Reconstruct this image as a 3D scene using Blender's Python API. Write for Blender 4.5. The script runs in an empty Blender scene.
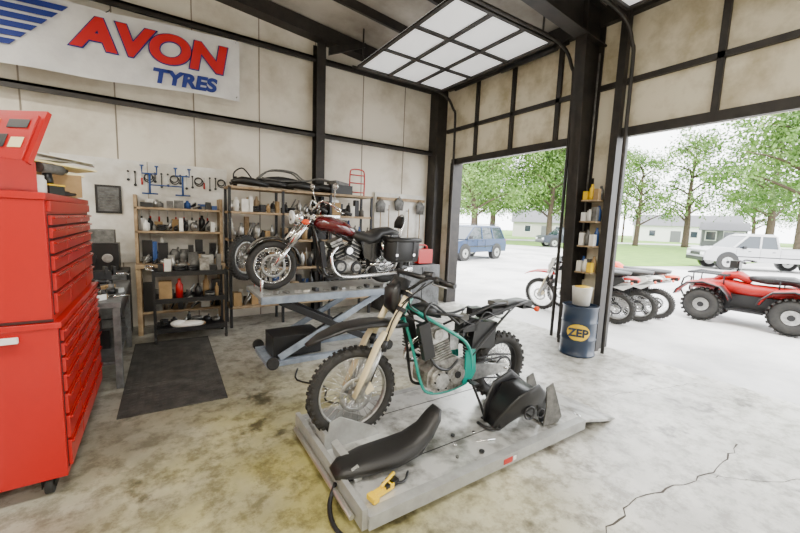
import bpy, bmesh, math, random
from mathutils import Vector, Matrix
random.seed(7)
V=Vector
# ---------------------------------------------------------------- materials
def mat(name,col,rough=.5,metal=0.,col2=None,scale=5.,bump=0.,detail=6.,lo=.35,hi=.65,emit=0.,coat=0.):
    m=bpy.data.materials.new(name); m.use_nodes=True
    nt=m.node_tree; N=nt.nodes; L=nt.links; p=N['Principled BSDF']
    p.inputs['Base Color'].default_value=(*col,1); p.inputs['Roughness'].default_value=rough
    p.inputs['Metallic'].default_value=metal
    if coat: p.inputs['Coat Weight'].default_value=coat
    if emit:
        p.inputs['Emission Color'].default_value=(*col,1); p.inputs['Emission Strength'].default_value=emit
    if col2 is not None or bump:
        tc=N.new('ShaderNodeTexCoord'); nz=N.new('ShaderNodeTexNoise')
        nz.inputs['Scale'].default_value=scale; nz.inputs['Detail'].default_value=detail; nz.inputs['Roughness'].default_value=.62
        L.new(tc.outputs['Object'],nz.inputs['Vector'])
        if col2 is not None:
            r=N.new('ShaderNodeValToRGB'); r.color_ramp.elements[0].position=lo; r.color_ramp.elements[1].position=hi
            r.color_ramp.elements[0].color=(*col2,1); r.color_ramp.elements[1].color=(*col,1)
            L.new(nz.outputs['Fac'],r.inputs['Fac']); L.new(r.outputs['Color'],p.inputs['Base Color'])
        if bump:
            bp=N.new('ShaderNodeBump'); bp.inputs['Strength'].default_value=bump; bp.inputs['Distance'].default_value=.02
            L.new(nz.outputs['Fac'],bp.inputs['Height']); L.new(bp.outputs['Normal'],p.inputs['Normal'])
    return m
M={}
M['wall']=mat('wall_insulation',(.80,.75,.65),.8,col2=(.50,.44,.34),scale=1.0,detail=9,lo=.30,hi=.54)
M['wallin']=mat('door_panel_cream',(.76,.70,.55),.7,col2=(.44,.38,.24),scale=1.9,detail=9,lo=.32,hi=.56)
M['seam']=mat('seam',(.28,.24,.19),.8)
M['roof']=mat('roof_insulation',(.50,.46,.40),.8,col2=(.24,.21,.17),scale=.9)
M['steel']=mat('dark_structural_steel',(.018,.016,.015),.5,.2,col2=(.035,.03,.026),scale=6)
M['black']=mat('black_plastic',(.008,.008,.009),.35)
M['rubber']=mat('rubber',(.014,.014,.014),.75,col2=(.026,.024,.022),scale=20)
M['vinyl']=mat('seat_vinyl',(.010,.0095,.0095),.42,bump=.15,scale=90)
M['red']=mat('toolbox_red',(.43,.002,.002),.3,coat=.2)
M['redd']=mat('red_shadow_gap',(.03,.0005,.0005),.6)
M['bikered']=mat('bike_red',(.46,.006,.005),.35,coat=.2)
M['atvred']=mat('atv_red',(.34,.004,.004),.4)
M['maroon']=mat('maroon_paint',(.10,.002,.004),.16,coat=1)
M['orange']=mat('orange_plastic',(.75,.07,.008),.35)
M['chrome']=mat('chrome',(.85,.85,.86),.12,1)
M['alu']=mat('aluminium',(.55,.55,.54),.35,.9,col2=(.33,.33,.32),scale=25)
M['engine']=mat('engine_alloy',(.48,.47,.44),.4,.75,col2=(.15,.14,.13),scale=18)
M['dark']=mat('dark_metal',(.03,.03,.032),.4,.6)
M['teal']=mat('teal_frame',(.0,.25,.20),.35,coat=.3)
M['gold']=mat('fork_guard_tan',(.72,.62,.40),.35)
M['white']=mat('white_paint',(.78,.78,.75),.5)
M['peg']=mat('white_panel',(.82,.81,.77),.6,col2=(.58,.55,.48),scale=3)
M['lift']=mat('lift_deck_silver',(.60,.60,.58),.33,.45,col2=(.18,.175,.16),scale=4.5,detail=10,lo=.36,hi=.54)
M['liftb']=mat('lift_side_grey',(.42,.43,.42),.4,.35,col2=(.32,.32,.31),scale=9)
M['lift2']=mat('lift_blue_grey',(.30,.35,.42),.42,.2,col2=(.17,.20,.25),scale=6)
M['bench']=mat('bench_grey',(.15,.155,.16),.45,.3,col2=(.06,.06,.06),scale=9)
M['wood']=mat('plywood',(.44,.32,.19),.7,col2=(.24,.16,.085),scale=7)
M['card']=mat('cardboard',(.40,.26,.12),.85,col2=(.28,.18,.08),scale=5)
M['yellow']=mat('yellow',(.80,.52,.01),.45)
M['cream']=mat('cream_paper',(.80,.72,.40),.7)
M['grey']=mat('dusty_grey',(.18,.175,.165),.6,.2,col2=(.07,.07,.065),scale=14)
M['blue']=mat('blue_paint',(.015,.06,.22),.35)
M['bannerblue']=mat('banner_blue',(.006,.025,.22),.6)
M['bannerred']=mat('banner_red',(.56,.006,.010),.6)
M['banner']=mat('banner_white',(.80,.80,.80),.6,col2=(.64,.64,.65),scale=2.5,bump=.3)
M['drum']=mat('drum_blue',(.006,.02,.05),.35,coat=.3)
M['grass']=mat('grass',(.16,.30,.035),.95,col2=(.09,.20,.02),scale=1.2)
M['bark']=mat('bark',(.10,.07,.045),.9,col2=(.05,.035,.025),scale=8)
M['leaf']=mat('leaves',(.17,.29,.06),.6,col2=(.06,.14,.02),scale=.6)
M['gravel']=mat('outside_gravel',(.62,.61,.60),.85,col2=(.38,.375,.37),scale=.35,detail=12,lo=.38,hi=.56,bump=.4)
M['glass']=mat('car_glass',(.02,.03,.04),.08,coat=.5)
M['suv']=mat('car_blue',(.008,.03,.09),.35,.1,coat=.3)
M['silver']=mat('truck_silver',(.42,.42,.43),.3,.4,coat=.5)
M['carblk']=mat('car_black',(.012,.016,.03),.3,.1,coat=.3)
M['tail']=mat('tail_light',(.5,.006,.006),.2)
M['skinlamp']=mat('lamp_lens',(.80,.82,.84),.1)
M['mat']=mat('rubber_mat',(.022,.022,.021),.8,col2=(.06,.056,.05),scale=6,bump=.5)
M['siding']=mat('house_siding',(.52,.50,.46),.8)
M['roofing']=mat('shingles',(.14,.14,.15),.9)
M['tube']=mat('added_fill_tube',(1,.98,.92),.5,emit=8)  # glowing tube of the added fill fixtures
M['crack']=mat('floor_crack',(.06,.05,.04),.9)
M['pulls']=mat('drawer_pull',(.60,.02,.015),.18,.6)
M['steelbright']=mat('brushed_steel',(.6,.6,.58),.3,.9)
def floor_mat():
    m=mat('concrete_floor',(.62,.605,.56),.32,col2=(.33,.32,.28),scale=.9,detail=10,lo=.34,hi=.58)
    nt=m.node_tree;N=nt.nodes;L=nt.links;p=N['Principled BSDF']
    src=p.inputs['Base Color'].links[0].from_socket
    tc=N.new('ShaderNodeTexCoord')
    def noise(s,d,r): 
        n=N.new('ShaderNodeTexNoise'); n.inputs['Scale'].default_value=s; n.inputs['Detail'].default_value=d; n.inputs['Roughness'].default_value=r; L.new(tc.outputs['Object'],n.inputs['Vector']); return n
    def ramp(n,a,b_,ca,cb):
        r=N.new('ShaderNodeValToRGB'); r.color_ramp.elements[0].position=a; r.color_ramp.elements[1].position=b_
        r.color_ramp.elements[0].color=(*ca,1); r.color_ramp.elements[1].color=(*cb,1); L.new(n.outputs['Fac'],r.inputs['Fac']); return r
    def mul(a,b_,f=1):
        x=N.new('ShaderNodeMixRGB'); x.blend_type='MULTIPLY'; x.inputs['Fac'].default_value=f; L.new(a,x.inputs[1]); L.new(b_,x.inputs[2]); return x.outputs['Color']
    c=mul(src,ramp(noise(6,12,.75),.40,.54,(.42,.40,.35),(1,1,1)).outputs['Color'],.85)
    c=mul(c,ramp(noise(2.1,8,.6),.33,.41,(.20,.18,.15),(1,1,1)).outputs['Color'],.9)
    # darker zone on the left, by benches and tool chest
    mpd=N.new('ShaderNodeMapping'); mpd.vector_type='POINT'; mpd.inputs['Location'].default_value=(-.02,-.95,0); mpd.inputs['Scale'].default_value=(.30,.22,1); L.new(tc.outputs['Object'],mpd.inputs['Vector'])
    gd=N.new('ShaderNodeTexGradient'); gd.gradient_type='SPHERICAL'; L.new(mpd.outputs['Vector'],gd.inputs['Vector'])
    xd=N.new('ShaderNodeMixRGB'); xd.blend_type='MULTIPLY'; L.new(gd.outputs['Fac'],xd.inputs['Fac']); L.new(c,xd.inputs[1]); xd.inputs[2].default_value=(.42,.41,.37,1); c=xd.outputs['Color']
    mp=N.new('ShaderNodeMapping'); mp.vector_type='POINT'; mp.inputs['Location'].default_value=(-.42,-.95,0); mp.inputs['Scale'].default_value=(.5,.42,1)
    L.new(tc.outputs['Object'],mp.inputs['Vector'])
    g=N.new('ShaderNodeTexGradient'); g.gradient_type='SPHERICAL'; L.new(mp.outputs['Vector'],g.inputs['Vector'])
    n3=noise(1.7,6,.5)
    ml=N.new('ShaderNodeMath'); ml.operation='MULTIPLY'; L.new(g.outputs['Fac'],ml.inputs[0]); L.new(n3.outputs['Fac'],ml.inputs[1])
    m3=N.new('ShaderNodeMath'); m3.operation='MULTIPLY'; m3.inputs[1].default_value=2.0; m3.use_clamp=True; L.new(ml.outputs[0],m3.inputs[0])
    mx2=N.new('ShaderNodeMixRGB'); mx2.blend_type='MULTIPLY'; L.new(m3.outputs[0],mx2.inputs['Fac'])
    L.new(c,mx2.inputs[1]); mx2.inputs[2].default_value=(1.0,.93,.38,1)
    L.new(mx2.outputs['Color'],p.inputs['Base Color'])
    return m
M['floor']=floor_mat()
# ---------------------------------------------------------------- builder
class B:
    def __init__(s): s.v=[];s.f=[];s.mi=[];s.sm=[];s.ms=[]
    def _m(s,m):
        if m not in s.ms: s.ms.append(m)
        return s.ms.index(m)
    def add(s,vs,fs,m,smooth=False):
        o=len(s.v); s.v+= [V(v) for v in vs]; k=s._m(m)
        for f in fs: s.f.append([i+o for i in f]); s.mi.append(k); s.sm.append(smooth)
    def box(s,c,d,m,r=(0,0,0)):
        R=Matrix.Rotation(r[2],3,'Z')@Matrix.Rotation(r[1],3,'Y')@Matrix.Rotation(r[0],3,'X'); c=V(c)
        vs=[c+R@V((x*d[0]/2,y*d[1]/2,z*d[2]/2)) for x in(-1,1) for y in(-1,1) for z in(-1,1)]
        s.add(vs,[(0,1,3,2),(4,6,7,5),(0,4,5,1),(2,3,7,6),(0,2,6,4),(1,5,7,3)],m)
    def bb(s,a,b,m): s.box([(a[i]+b[i])/2 for i in range(3)],[abs(b[i]-a[i]) for i in range(3)],m)
    def _fr(s,d):
        d=d.normalized(); a=V((0,0,1)) if abs(d.z)<.9 else V((1,0,0)); u=d.cross(a).normalized(); return u,d.cross(u)
    def cyl(s,p0,p1,r,m,r1=None,n=16,sm=True):
        p0=V(p0);p1=V(p1);r1=r if r1 is None else r1;u,w=s._fr(p1-p0)
        vs=[];
        for p,q in((p0,r),(p1,r1)):
            for i in range(n):
                a=2*math.pi*i/n; vs.append(p+u*math.cos(a)*q+w*math.sin(a)*q)
        s.add(vs,[(i,(i+1)%n,n+(i+1)%n,n+i) for i in range(n)],m,sm)
        s.add(vs[:n],[tuple(range(n))],m); s.add(vs[n:],[tuple(range(n))],m)
    def tube(s,pts,r,m,n=8,closed=False,sub=4):
        P=[V(p) for p in pts]
        if sub>1 and len(P)>2:
            Q=[];k=len(P); rr=[]
            R0=r if isinstance(r,(list,tuple)) else None
            rng=range(k if closed else k-1)
            for i in rng:
                a=P[(i-1)%k] if closed or i>0 else P[0]; b_=P[i]; c=P[(i+1)%k]; d=P[(i+2)%k] if closed or i+2<k else P[-1]
                for j in range(sub):
                    t=j/sub
                    Q.append(.5*((2*b_)+(c-a)*t+(2*a-5*b_+4*c-d)*t*t+(3*b_-a-3*c+d)*t**3))
                    if R0: rr.append(R0[i]+(R0[(i+1)%k]-R0[i])*t)
            if not closed:
                Q.append(P[-1]); 
                if R0: rr.append(R0[-1])
            P=Q; r=rr if R0 else r
        k=len(P); rings=[]; u=None
        for i in range(k):
            if closed: t=(P[(i+1)%k]-P[i-1])
            else: t=P[min(i+1,k-1)]-P[max(i-1,0)]
            if t.length<1e-9: t=V((0,0,1))
            t.normalize()
            if u is None: u,_=s._fr(t)
            else:
                u=u-t*u.dot(t); u.normalize()
            w=t.cross(u); q=r[i] if isinstance(r,(list,tuple)) else r
            rings.append([P[i]+u*math.cos(2*math.pi*j/n)*q+w*math.sin(2*math.pi*j/n)*q for j in range(n)])
        s.loft(rings,m,closed=closed)
    def loft(s,rings,m,closed=False,cap=True,smooth=True):
        n=len(rings[0]);k=len(rings);vs=[v for r in rings for v in r];fs=[]
        for i in range(k if closed else k-1):
            for j in range(n):
                a=i*n+j;b_=i*n+(j+1)%n;c=((i+1)%k)*n+(j+1)%n;d=((i+1)%k)*n+j; fs.append((a,b_,c,d))
        s.add(vs,fs,m,smooth)
        if cap and not closed:
            s.add(rings[0],[tuple(range(n))],m,smooth); s.add(rings[-1],[tuple(range(n))],m,smooth)
    def sweep(s,pts,sz,m,side=(0,1,0),n=14,p=.75):
        P=[V(q) for q in pts]; side=V(side); rings=[]
        for i,c in enumerate(P):
            t=(P[min(i+1,len(P)-1)]-P[max(i-1,0)]).normalized(); up=t.cross(side).normalized(); w,h=sz[i]
            rg=[]
            for j in range(n):
                a=2*math.pi*j/n; ca,sa=math.cos(a),math.sin(a)
                rg.append(c+side*w*math.copysign(abs(ca)**p,ca)+up*h*math.copysign(abs(sa)**p,sa))
            rings.append(rg)
        s.loft(rings,m)
    def torus(s,c,R,r,m,axis='Y',n=40,k=10,rw=None):
        rw=rw or r; rings=[];c=V(c)
        for i in range(n):
            a=2*math.pi*i/n; rg=[]
            for j in range(k):
                b_=2*math.pi*j/k; q=R+r*math.cos(b_); h=rw*math.sin(b_)
                l=(q*math.cos(a),h,q*math.sin(a)) if axis=='Y' else ((q*math.cos(a),q*math.sin(a),h) if axis=='Z' else (h,q*math.cos(a),q*math.sin(a)))
                rg.append(c+V(l))
            rings.append(rg)
        s.loft(rings,m,closed=True)
    def ell(s,c,r,m,rot=None,n=18,k=10):
        c=V(c);vs=[];fs=[];R=Matrix.Rotation(rot,3,'Y') if rot else Matrix.Identity(3)
        for i in range(k+1):
            t=math.pi*i/k
            for j in range(n):
                a=2*math.pi*j/n; vs.append(c+R@V((r[0]*math.sin(t)*math.cos(a),r[1]*math.sin(t)*math.sin(a),r[2]*math.cos(t))))
        for i in range(k):
            for j in range(n): fs.append((i*n+j,i*n+(j+1)%n,(i+1)*n+(j+1)%n,(i+1)*n+j))
        s.add(vs,fs,m,True)
    def prism(s,pts,y0,y1,m,plane='xz'):
        def q(a,b_,y): return (a,y,b_) if plane=='xz' else ((y,a,b_) if plane=='yz' else (a,b_,y))
        n=len(pts);vs=[q(a,b_,y0) for a,b_ in pts]+[q(a,b_,y1) for a,b_ in pts]
        s.add(vs,[tuple(range(n)),tuple(range(2*n-1,n-1,-1))]+[(i,(i+1)%n,n+(i+1)%n,n+i) for i in range(n)],m)
    def lathe(s,prof,c,m,n=24):
        c=V(c); s.loft([[c+V((r*math.cos(2*math.pi*j/n),r*math.sin(2*math.pi*j/n),z)) for j in range(n)] for r,z in prof],m)
    def obj(s,name,loc=(0,0,0),rz=0,bevel=0,parent=None,rot=None):
        me=bpy.data.meshes.new(name); me.from_pydata(s.v,[],s.f)
        for m in s.ms: me.materials.append(m)
        me.polygons.foreach_set('material_index',s.mi); me.polygons.foreach_set('use_smooth',s.sm)
        bm=bmesh.new(); bm.from_mesh(me); bmesh.ops.remove_doubles(bm,verts=bm.verts,dist=1e-5); bmesh.ops.recalc_face_normals(bm,faces=bm.faces); bm.to_mesh(me); bm.free()
        o=bpy.data.objects.new(name,me); bpy.context.scene.collection.objects.link(o)
        o.location=loc; o.rotation_euler=rot if rot else (0,0,rz)
        if bevel:
            b_=o.modifiers.new('Bevel','BEVEL'); b_.width=bevel; b_.segments=2; b_.limit_method='ANGLE'; b_.angle_limit=math.radians(50)
        if parent: o.parent=parent
        return o
def simple(name,a,b_,m,bevel=0):
    b=B(); b.bb(a,b_,m); return b.obj(name,bevel=bevel)
# ---------------------------------------------------------------- room
XW=5.4; YB=6.85
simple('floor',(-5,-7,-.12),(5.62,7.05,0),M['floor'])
b=B(); b.bb((-5.2,YB,0),(5.62,YB+.2,5.95),M['wall'])
for i in range(11):
    x=-4.4+i*.98
    b.bb((x,YB-.006,0),(x+.018,YB,5.8),M['seam'])
b.obj('wall_back')
b=B(); b.bb((-5.2,-7,0),(-5,YB,5.95),M['wall']); b.obj('wall_left')
b=B(); b.bb((-5.2,-7.2,0),(5.62,-7,5.95),M['wall']); b.obj('wall_front')
b=B()
wi=M['wallin']; DL=2.84
b.bb((XW,-7,3.06),(XW+.2,YB,4.95),wi)
b.bb((XW,6.28,0),(XW+.2,YB,3.06),wi)
b.bb((XW,DL,0),(XW+.2,3.45,3.06),wi)
b.bb((XW,-1.5,0),(XW+.2,-.6,3.06),wi)
b.bb((XW,-7,0),(XW+.2,-4.6,3.06),wi)
b.obj('wall_right')
b=B()
def rz_(x): return 4.85+.1*(5.4-x)
b.add([(-5.2,-7.2,rz_(-5.2)),(5.65,-7.2,rz_(5.65)),(5.65,7.1,rz_(5.65)),(-5.2,7.1,rz_(-5.2)),
       (-5.2,-7.2,rz_(-5.2)+.12),(5.65,-7.2,rz_(5.65)+.12),(5.65,7.1,rz_(5.65)+.12),(-5.2,7.1,rz_(-5.2)+.12)],
      [(0,1,2,3),(4,5,6,7),(0,1,5,4),(1,2,6,5),(2,3,7,6),(3,0,4,7)],M['roof'])
b.obj('ceiling')
b=B(); st=M['steel']
def ibeam_v(b,x0,x1,yc,z0,z1,x0t=None,fl=.2):
    x0t=x0 if x0t is None else x0t
    t=.02
    b.prism([(x0,z0),(x0+t,z0),(x0t+t,z1),(x0t,z1)],yc-fl/2,yc+fl/2,st)
    b.bb((x1-t,yc-fl/2,z0),(x1,yc+fl/2,z1),st)
    b.prism([(x0,z0),(x1,z0),(x1,z1),(x0t,z1)],yc-.008,yc+.008,st)
CY=3.24
ibeam_v(b,5.13,5.38,CY,0,4.8,4.9,.16)
for (za,zb) in ((-.03,-.05),(-.5,-.52)):
    b.prism([(-5,rz_(-5)+za),(5.4,rz_(5.4)+za),(5.4,rz_(5.4)+zb),(-5,rz_(-5)+zb)],CY-.1,CY+.1,st)
b.prism([(-5,rz_(-5)-.03),(5.4,rz_(5.4)-.03),(5.4,rz_(5.4)-.5),(-5,rz_(-5)-.5)],CY-.01,CY+.01,st)
b.bb((5.2,CY-.1,1.55),(5.3,CY-.083,1.72),M['grey']); b.cyl((5.25,CY-.095,1.72),(5.25,CY-.095,4.2),.012,M['grey'],n=8)
b.obj('steel_frame_column')
b=B()
b.bb((5.16,6.6,0),(5.39,6.84,4.85),st); b.bb((5.1,6.56,0),(5.18,6.84,4.85),st)
b.obj('steel_corner_column')
b=B()
b.bb((2.42,6.62,0),(2.58,6.64,4.84),st); b.bb((2.42,6.82,0),(2.58,6.84,4.84),st); b.bb((2.49,6.64,0),(2.51,6.82,4.84),st)
b.obj('steel_wall_column')
b=B()
b.prism([(-5,rz_(-5)-.02),(5.15,rz_(5.15)-.02),(5.15,rz_(5.15)-.24),(-5,rz_(-5)-.24)],6.6,6.84,st); b.obj('steel_end_rafter')
b=B()
for z in (3.28,4.56):
    for a,c in ((-5,2.41),(2.59,5.08)):
        b.bb((a,6.66,z),(c,6.84,z+.035),st); b.bb((a,6.66,z-.06),(c,6.68,z+.035),st)
b.obj('trim_back_girts')
b=B()
for y in (-5,-3.5,-2,-.5,1,2.2,4.6,5.6):
    b.prism([(-5,rz_(-5)-.002),(5.4,rz_(5.4)-.002),(5.4,rz_(5.4)-.14),(-5,rz_(-5)-.14)],y,y+.05,M['steel'])
b.prism([(2.6,4.75),(3.3,5.0),(3.3,4.93),(2.6,4.62)],6.5,6.56,st)
b.obj('trim_roof_purlins')
b=B()
hd=[(3.45,6.28),(-.6,DL),(-4.6,-1.5)]  # last opening is unseen, added to let more daylight in
for a,c in hd:
    b.bb((5.33,a-.03,3.02),(5.41,c+.03,3.14),st)
    b.bb((5.33,a-.05,0),(5.62,a+.02,3.06),st); b.bb((5.33,c-.02,0),(5.62,c+.05,3.06),st)
b.bb((5.24,DL-.06,0),(5.33,DL+.04,4.75),st)
b.bb((5.35,-7,3.72),(5.4,6.55,3.79),st)
for y in (5.62,4.72,3.8,1.75,.4,-1): b.bb((5.35,y,3.14),(5.4,y+.07,4.85),st)
b.bb((5.3,-7,4.6),(5.4,6.55,4.84),st)
b.obj('trim_door_frames')
b=B()
lens=mat('translucent_panel_glow',(.93,.94,.95),.5,emit=.55)  # emission stands in for daylight coming through the panels
x0,x1,y0,y1,z=3.0,4.85,3.62,6.15,4.42
b.bb((x0,y0,z),(x1,y1,z+.03),lens)
for i in range(4):
    x=x0+(x1-x0)*i/3; b.bb((x-.03,y0,z-.03),(x+.03,y1,z),st)
for i in range(4):
    y=y0+(y1-y0)*i/3; b.bb((x0,y-.025,z-.035),(x1,y+.025,z-.001),st)
b.tube([(5.29,y0-.08,0.02),(5.29,y0-.08,3.6),(5.2,y0-.08,4.15),(4.85,y0-.08,4.38),(3.9,y0-.08,4.4),(2.9,y0-.08,4.4)],.025,st,sub=5)
b.tube([(5.29,y1+.05,0.02),(5.29,y1+.05,3.6),(5.2,y1+.05,4.15),(4.85,y1+.05,4.38),(3.9,y1+.05,4.4),(2.9,y1+.05,4.4)],.025,st,sub=5)
for x in (3.1,4.5):
    for y in (y0-.08,y1+.05): b.cyl((x,y,4.4),(x,y,rz_(x)-.01),.015,st,n=6)
b.cyl((5.2,y0,4.5),(5.2,y1,4.5),.03,st); b.cyl((5.2,y0+.2,4.5),(5.2,y0+1.3,4.5),.05,M['dark'])
b.obj('door_1_overhead_open')
b=B()
x0,x1,y0,y1=2.2,4.85,-.5,2.6
b.bb((x0,y0,z+.02),(x1,y1,z+.05),lens)
for i in range(5):
    x=x0+(x1-x0)*i/4; b.bb((x-.02,y0,z-.01),(x+.02,y1,z+.02),st)
for i in range(4):
    y=y0+(y1-y0)*i/3; b.bb((x0,y-.02,z-.015),(x1,y+.02,z+.021),st)
for yy in (y1+.06,y0-.06):
    b.tube([(5.2,yy,0.02),(5.2,yy,3.6),(5.12,yy,4.15),(4.8,yy,4.38),(3.9,yy,4.42),(2.2,yy,4.42)],.025,st,sub=5)
    for x in (2.6,4.5): b.cyl((x,yy,4.42),(x,yy,rz_(x)-.01),.015,st,n=6)
b.obj('door_2_overhead_open')
for i,(x,y) in enumerate([(-2.8,1.2),(.2,1.0),(-2.8,-2.5),(.2,-2.5),(3.2,-2.9),(-2.8,4.6),(-.2,-5)]):  # unseen ceiling fixtures, added to brighten the interior
    b=B(); b.box((0,0,0),(1.25,.3,.08),M['white'])
    for dy in (-.08,.08): b.cyl((-.58,dy,-.06),(.58,dy,-.06),.018,M['tube'],n=8)
    for dx in (-.5,.5): b.cyl((dx,0,.03),(dx,0,rz_(x)-4.50),.005,M['dark'],n=6)
    o=b.obj('unseen_fill_fixture',(x,y,4.4))
    l=bpy.data.lights.new('added_fill_light','AREA'); l.shape='RECTANGLE'; l.size=1.2; l.size_y=.3; l.energy=125; l.color=(1,.95,.84)
    lo=bpy.data.objects.new('added_fill_lamp',l); bpy.context.scene.collection.objects.link(lo); lo.parent=o; lo.location=(0,0,-.09)
# ---------------------------------------------------------------- banner
b=B()
NX,NZ=30,8
def bz(x,t): return 3.46+.035*(x+1.5)+t*.88+.012*math.sin(x*3)
vs=[];fs=[]
for i in range(NX+1):
    for j in range(NZ+1):
        x=-2.3+3.43*i/NX; t=j/NZ; vs.append((x,6.56+.012*math.sin(x*7+t*4),bz(x,t)))
for i in range(NX):
    for j in range(NZ): a=i*(NZ+1)+j; fs.append((a,a+NZ+1,a+NZ+2,a+1))
b.add(vs,fs,M['banner'],True)
for i in range(6):
    z=3.68+i*.105; sh=.10*i
    b.prism([(-2.25,z-.03),(-1.44+sh,z+.01),(-1.38+sh,z+.075),(-2.25,z+.035)],6.525,6.54,M['bannerblue'])
for x,t in ((-2.2,.97),(1.08,.97),(-.5,.98),(1.08,.05)):
    b.tube([(x,6.55,bz(x,t)),(x+.03,6.6,bz(x,t)+.05),(x+.03,6.66,bz(x,t)+.09)],.006,M['dark'],n=6)
ban=b.obj('vinyl_banner')
def text(t,name,loc,size,m,parent,off=.0,sx=1.,rot=(math.pi/2,0,0),shear=.18,ext=.003):
    c=bpy.data.curves.new(name,'FONT'); c.body=t; c.size=size; c.shear=shear; c.offset=off; c.extrude=ext
    c.materials.append(m); o=bpy.data.objects.new(name,c); bpy.context.scene.collection.objects.link(o)
    o.location=loc; o.rotation_euler=rot; o.scale=(sx,1,1); o.parent=parent
    return o
tr=(math.pi/2,math.radians(-1.6),0)
text('AVON','lettering_outline',(-.84,6.535,3.86),.52,M['bannerblue'],ban,.036,1.17,tr)
text('AVON','lettering_avon',(-.84,6.522,3.86),.52,M['bannerred'],ban,.024,1.17,tr)
text('TYRES','lettering_tyres',(-.02,6.53,3.59),.26,M['bannerblue'],ban,.013,1.12,tr)
# ---------------------------------------------------------------- toolbox
b=B(); r=M['red']
ty0,ty1=2.84,4.36
def drawers(b,x,y0,y1,z0,z1,rows,cols):
    b.bb((x-.002,y0,z0),(x+.004,y1,z1),M['redd'])
    ya=y0
    for w in cols:
        yb_=ya+w*(y1-y0); za=z1
        for h in rows:
            zb=za-h*(z1-z0)
            b.bb((x,ya+.007,zb+.008),(x+.02,yb_-.007,za-.008),r)
            b.bb((x+.018,ya+.012,za-.026),(x+.034,yb_-.012,za-.013),M['pulls'])
            za=zb
        ya=yb_
b.bb((-1.25,ty0,.13),(-.52,ty1,1.08),r); b.bb((-1.27,ty0-.01,1.06),(-.50,ty1+.01,1.095),r)
b.bb((-1.2,ty0+.01,1.095),(-.54,ty1-.01,1.80),r); b.bb((-1.21,ty0,1.80),(-.53,ty1,1.84),r)
b.bb((-1.21,ty0+.003,1.098),(-.535,ty0+.012,1.115),M['redd'])
drawers(b,-.52,ty0+.03,ty1-.03,.17,1.05,[.1,.1,.12,.14,.16,.18,.2],[.28,.44,.28])
drawers(b,-.54,ty0+.05,ty1-.05,1.13,1.72,[.12,.13,.15,.17,.2,.23],[.28,.44,.28])
b.bb((-.542,ty0+.05,1.735),(-.52,ty1-.05,1.795),r)
b.bb((-.95,ty0-.04,1.0),(-.68,ty0-.02,1.035),M['white'])
b.bb((-.94,ty0-.03,1.0),(-.92,ty0,1.03),M['chrome']);b.bb((-.71,ty0-.03,1.0),(-.69,ty0,1.03),M['chrome'])
for x in (-1.15,-.62):
    for y in (ty0+.09,ty1-.09):
        b.cyl((x-.02,y,.055),(x+.02,y,.055),.055,M['rubber']); b.bb((x-.035,y-.04,.05),(x-.028,y+.04,.135),M['dark']); b.bb((x+.028,y-.04,.05),(x+.035,y+.04,.135),M['dark']); b.bb((x-.045,y-.05,.12),(x+.045,y+.05,.135),M['dark'])
b.obj('rolling_tool_chest',bevel=.004)
b=B()
b.bb((-.3,-.2,0),(.3,.2,.02),r)
for a,c in (((-.3,-.2,0),(.3,-.185,.18)),((-.3,.185,0),(.3,.2,.18)),((-.3,-.2,0),(-.285,.2,.18)),((.285,-.2,0),(.3,.2,.18))): b.bb(a,c,r)
b.box((0,.23,.33),(.62,.03,.36),r,(-.42,0,0)); b.box((0,.203,.325),(.56,.012,.31),r,(-.42,0,0))
Rl=Matrix.Rotation(-.42,3,'X')
for i,(x,zz,w,h,mm) in enumerate([(-.19,.08,.14,.08,'peg'),(.0,.07,.12,.1,'yellow'),(.18,.09,.13,.06,'black'),(-.2,-.04,.1,.08,'blue'),(-.05,-.05,.12,.07,'peg'),(.1,-.03,.09,.09,'black'),(.21,-.04,.08,.07,'cream'),(-.1,.0,.05,.05,'bikered')]):
    cc=V((0,.203,.325))+Rl@V((x,-.009,zz)); b.box(cc,(w,.003,h),M[mm],(-.42,0,0))
b.bb((-.27,-.17,.12),(.27,.17,.14),M['dark'])
for i in range(10): b.cyl((-.25+i*.05,-.12,.16),(-.23+i*.05,.13,.165+random.random()*.02),.012,M['chrome'],n=8)
b.tube([(-.08,-.205,.14),(-.06,-.24,.18),(.06,-.24,.18),(.08,-.205,.14)],.008,M['chrome'])
b.obj('open_toolbox',(-.97,3.10,1.842),rz=math.radians(-34),bevel=.003)
b=B()
b.box((0,0,.09),(.42,.34,.18),M['cream']); b.box((-.05,.02,.2),(.34,.30,.05),M['yellow'],(0,0,.15)); b.box((.05,.01,.245),(.50,.36,.012),M['cream'],(0,.09,.3)); b.box((-.03,.03,.275),(.42,.32,.010),M['peg'],(0,-.04,.6)); b.box((.09,.0,.305),(.48,.32,.008),M['white'],(.0,.14,-.15)); b.box((.10,-.25,.08),(.24,.14,.16),M['card'],(.0,.0,.1)); b.box((.10,-.25,.17),(.26,.16,.012),M['cream'],(.0,.08,.3))
for i in range(9): b.cyl((-.15+.03*i,-.36,.015+.01*(i%2)),(-.05+.03*i,-.3,.02+.01*(i%2)),.012,random.choice([M['dark'],M['chrome'],M['black']]),n=8)
b.obj('parts_boxes_and_papers',(-.76,3.92,1.842),rz=.2)
b=B()
b.box((0,0,.035),(.13,.09,.07),M['black']); b.sweep([(0,0,.06),(-.02,0,.15)],[(.022,.026),(.022,.026)],M['black']); b.cyl((-.08,0,.18),(.10,0,.18),.034,M['grey']); b.cyl((.10,0,.18),(.15,0,.18),.016,M['dark']); b.box((0,0,.07),(.135,.095,.01),M['yellow'])
b.obj('cordless_drill',(-.62,3.47,1.842),rz=1.1)
b=B()
b.lathe([(.05,0),(.055,.01),(.055,.09),(.045,.10),(.045,.12)],(0,0,0),M['peg'])
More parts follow.
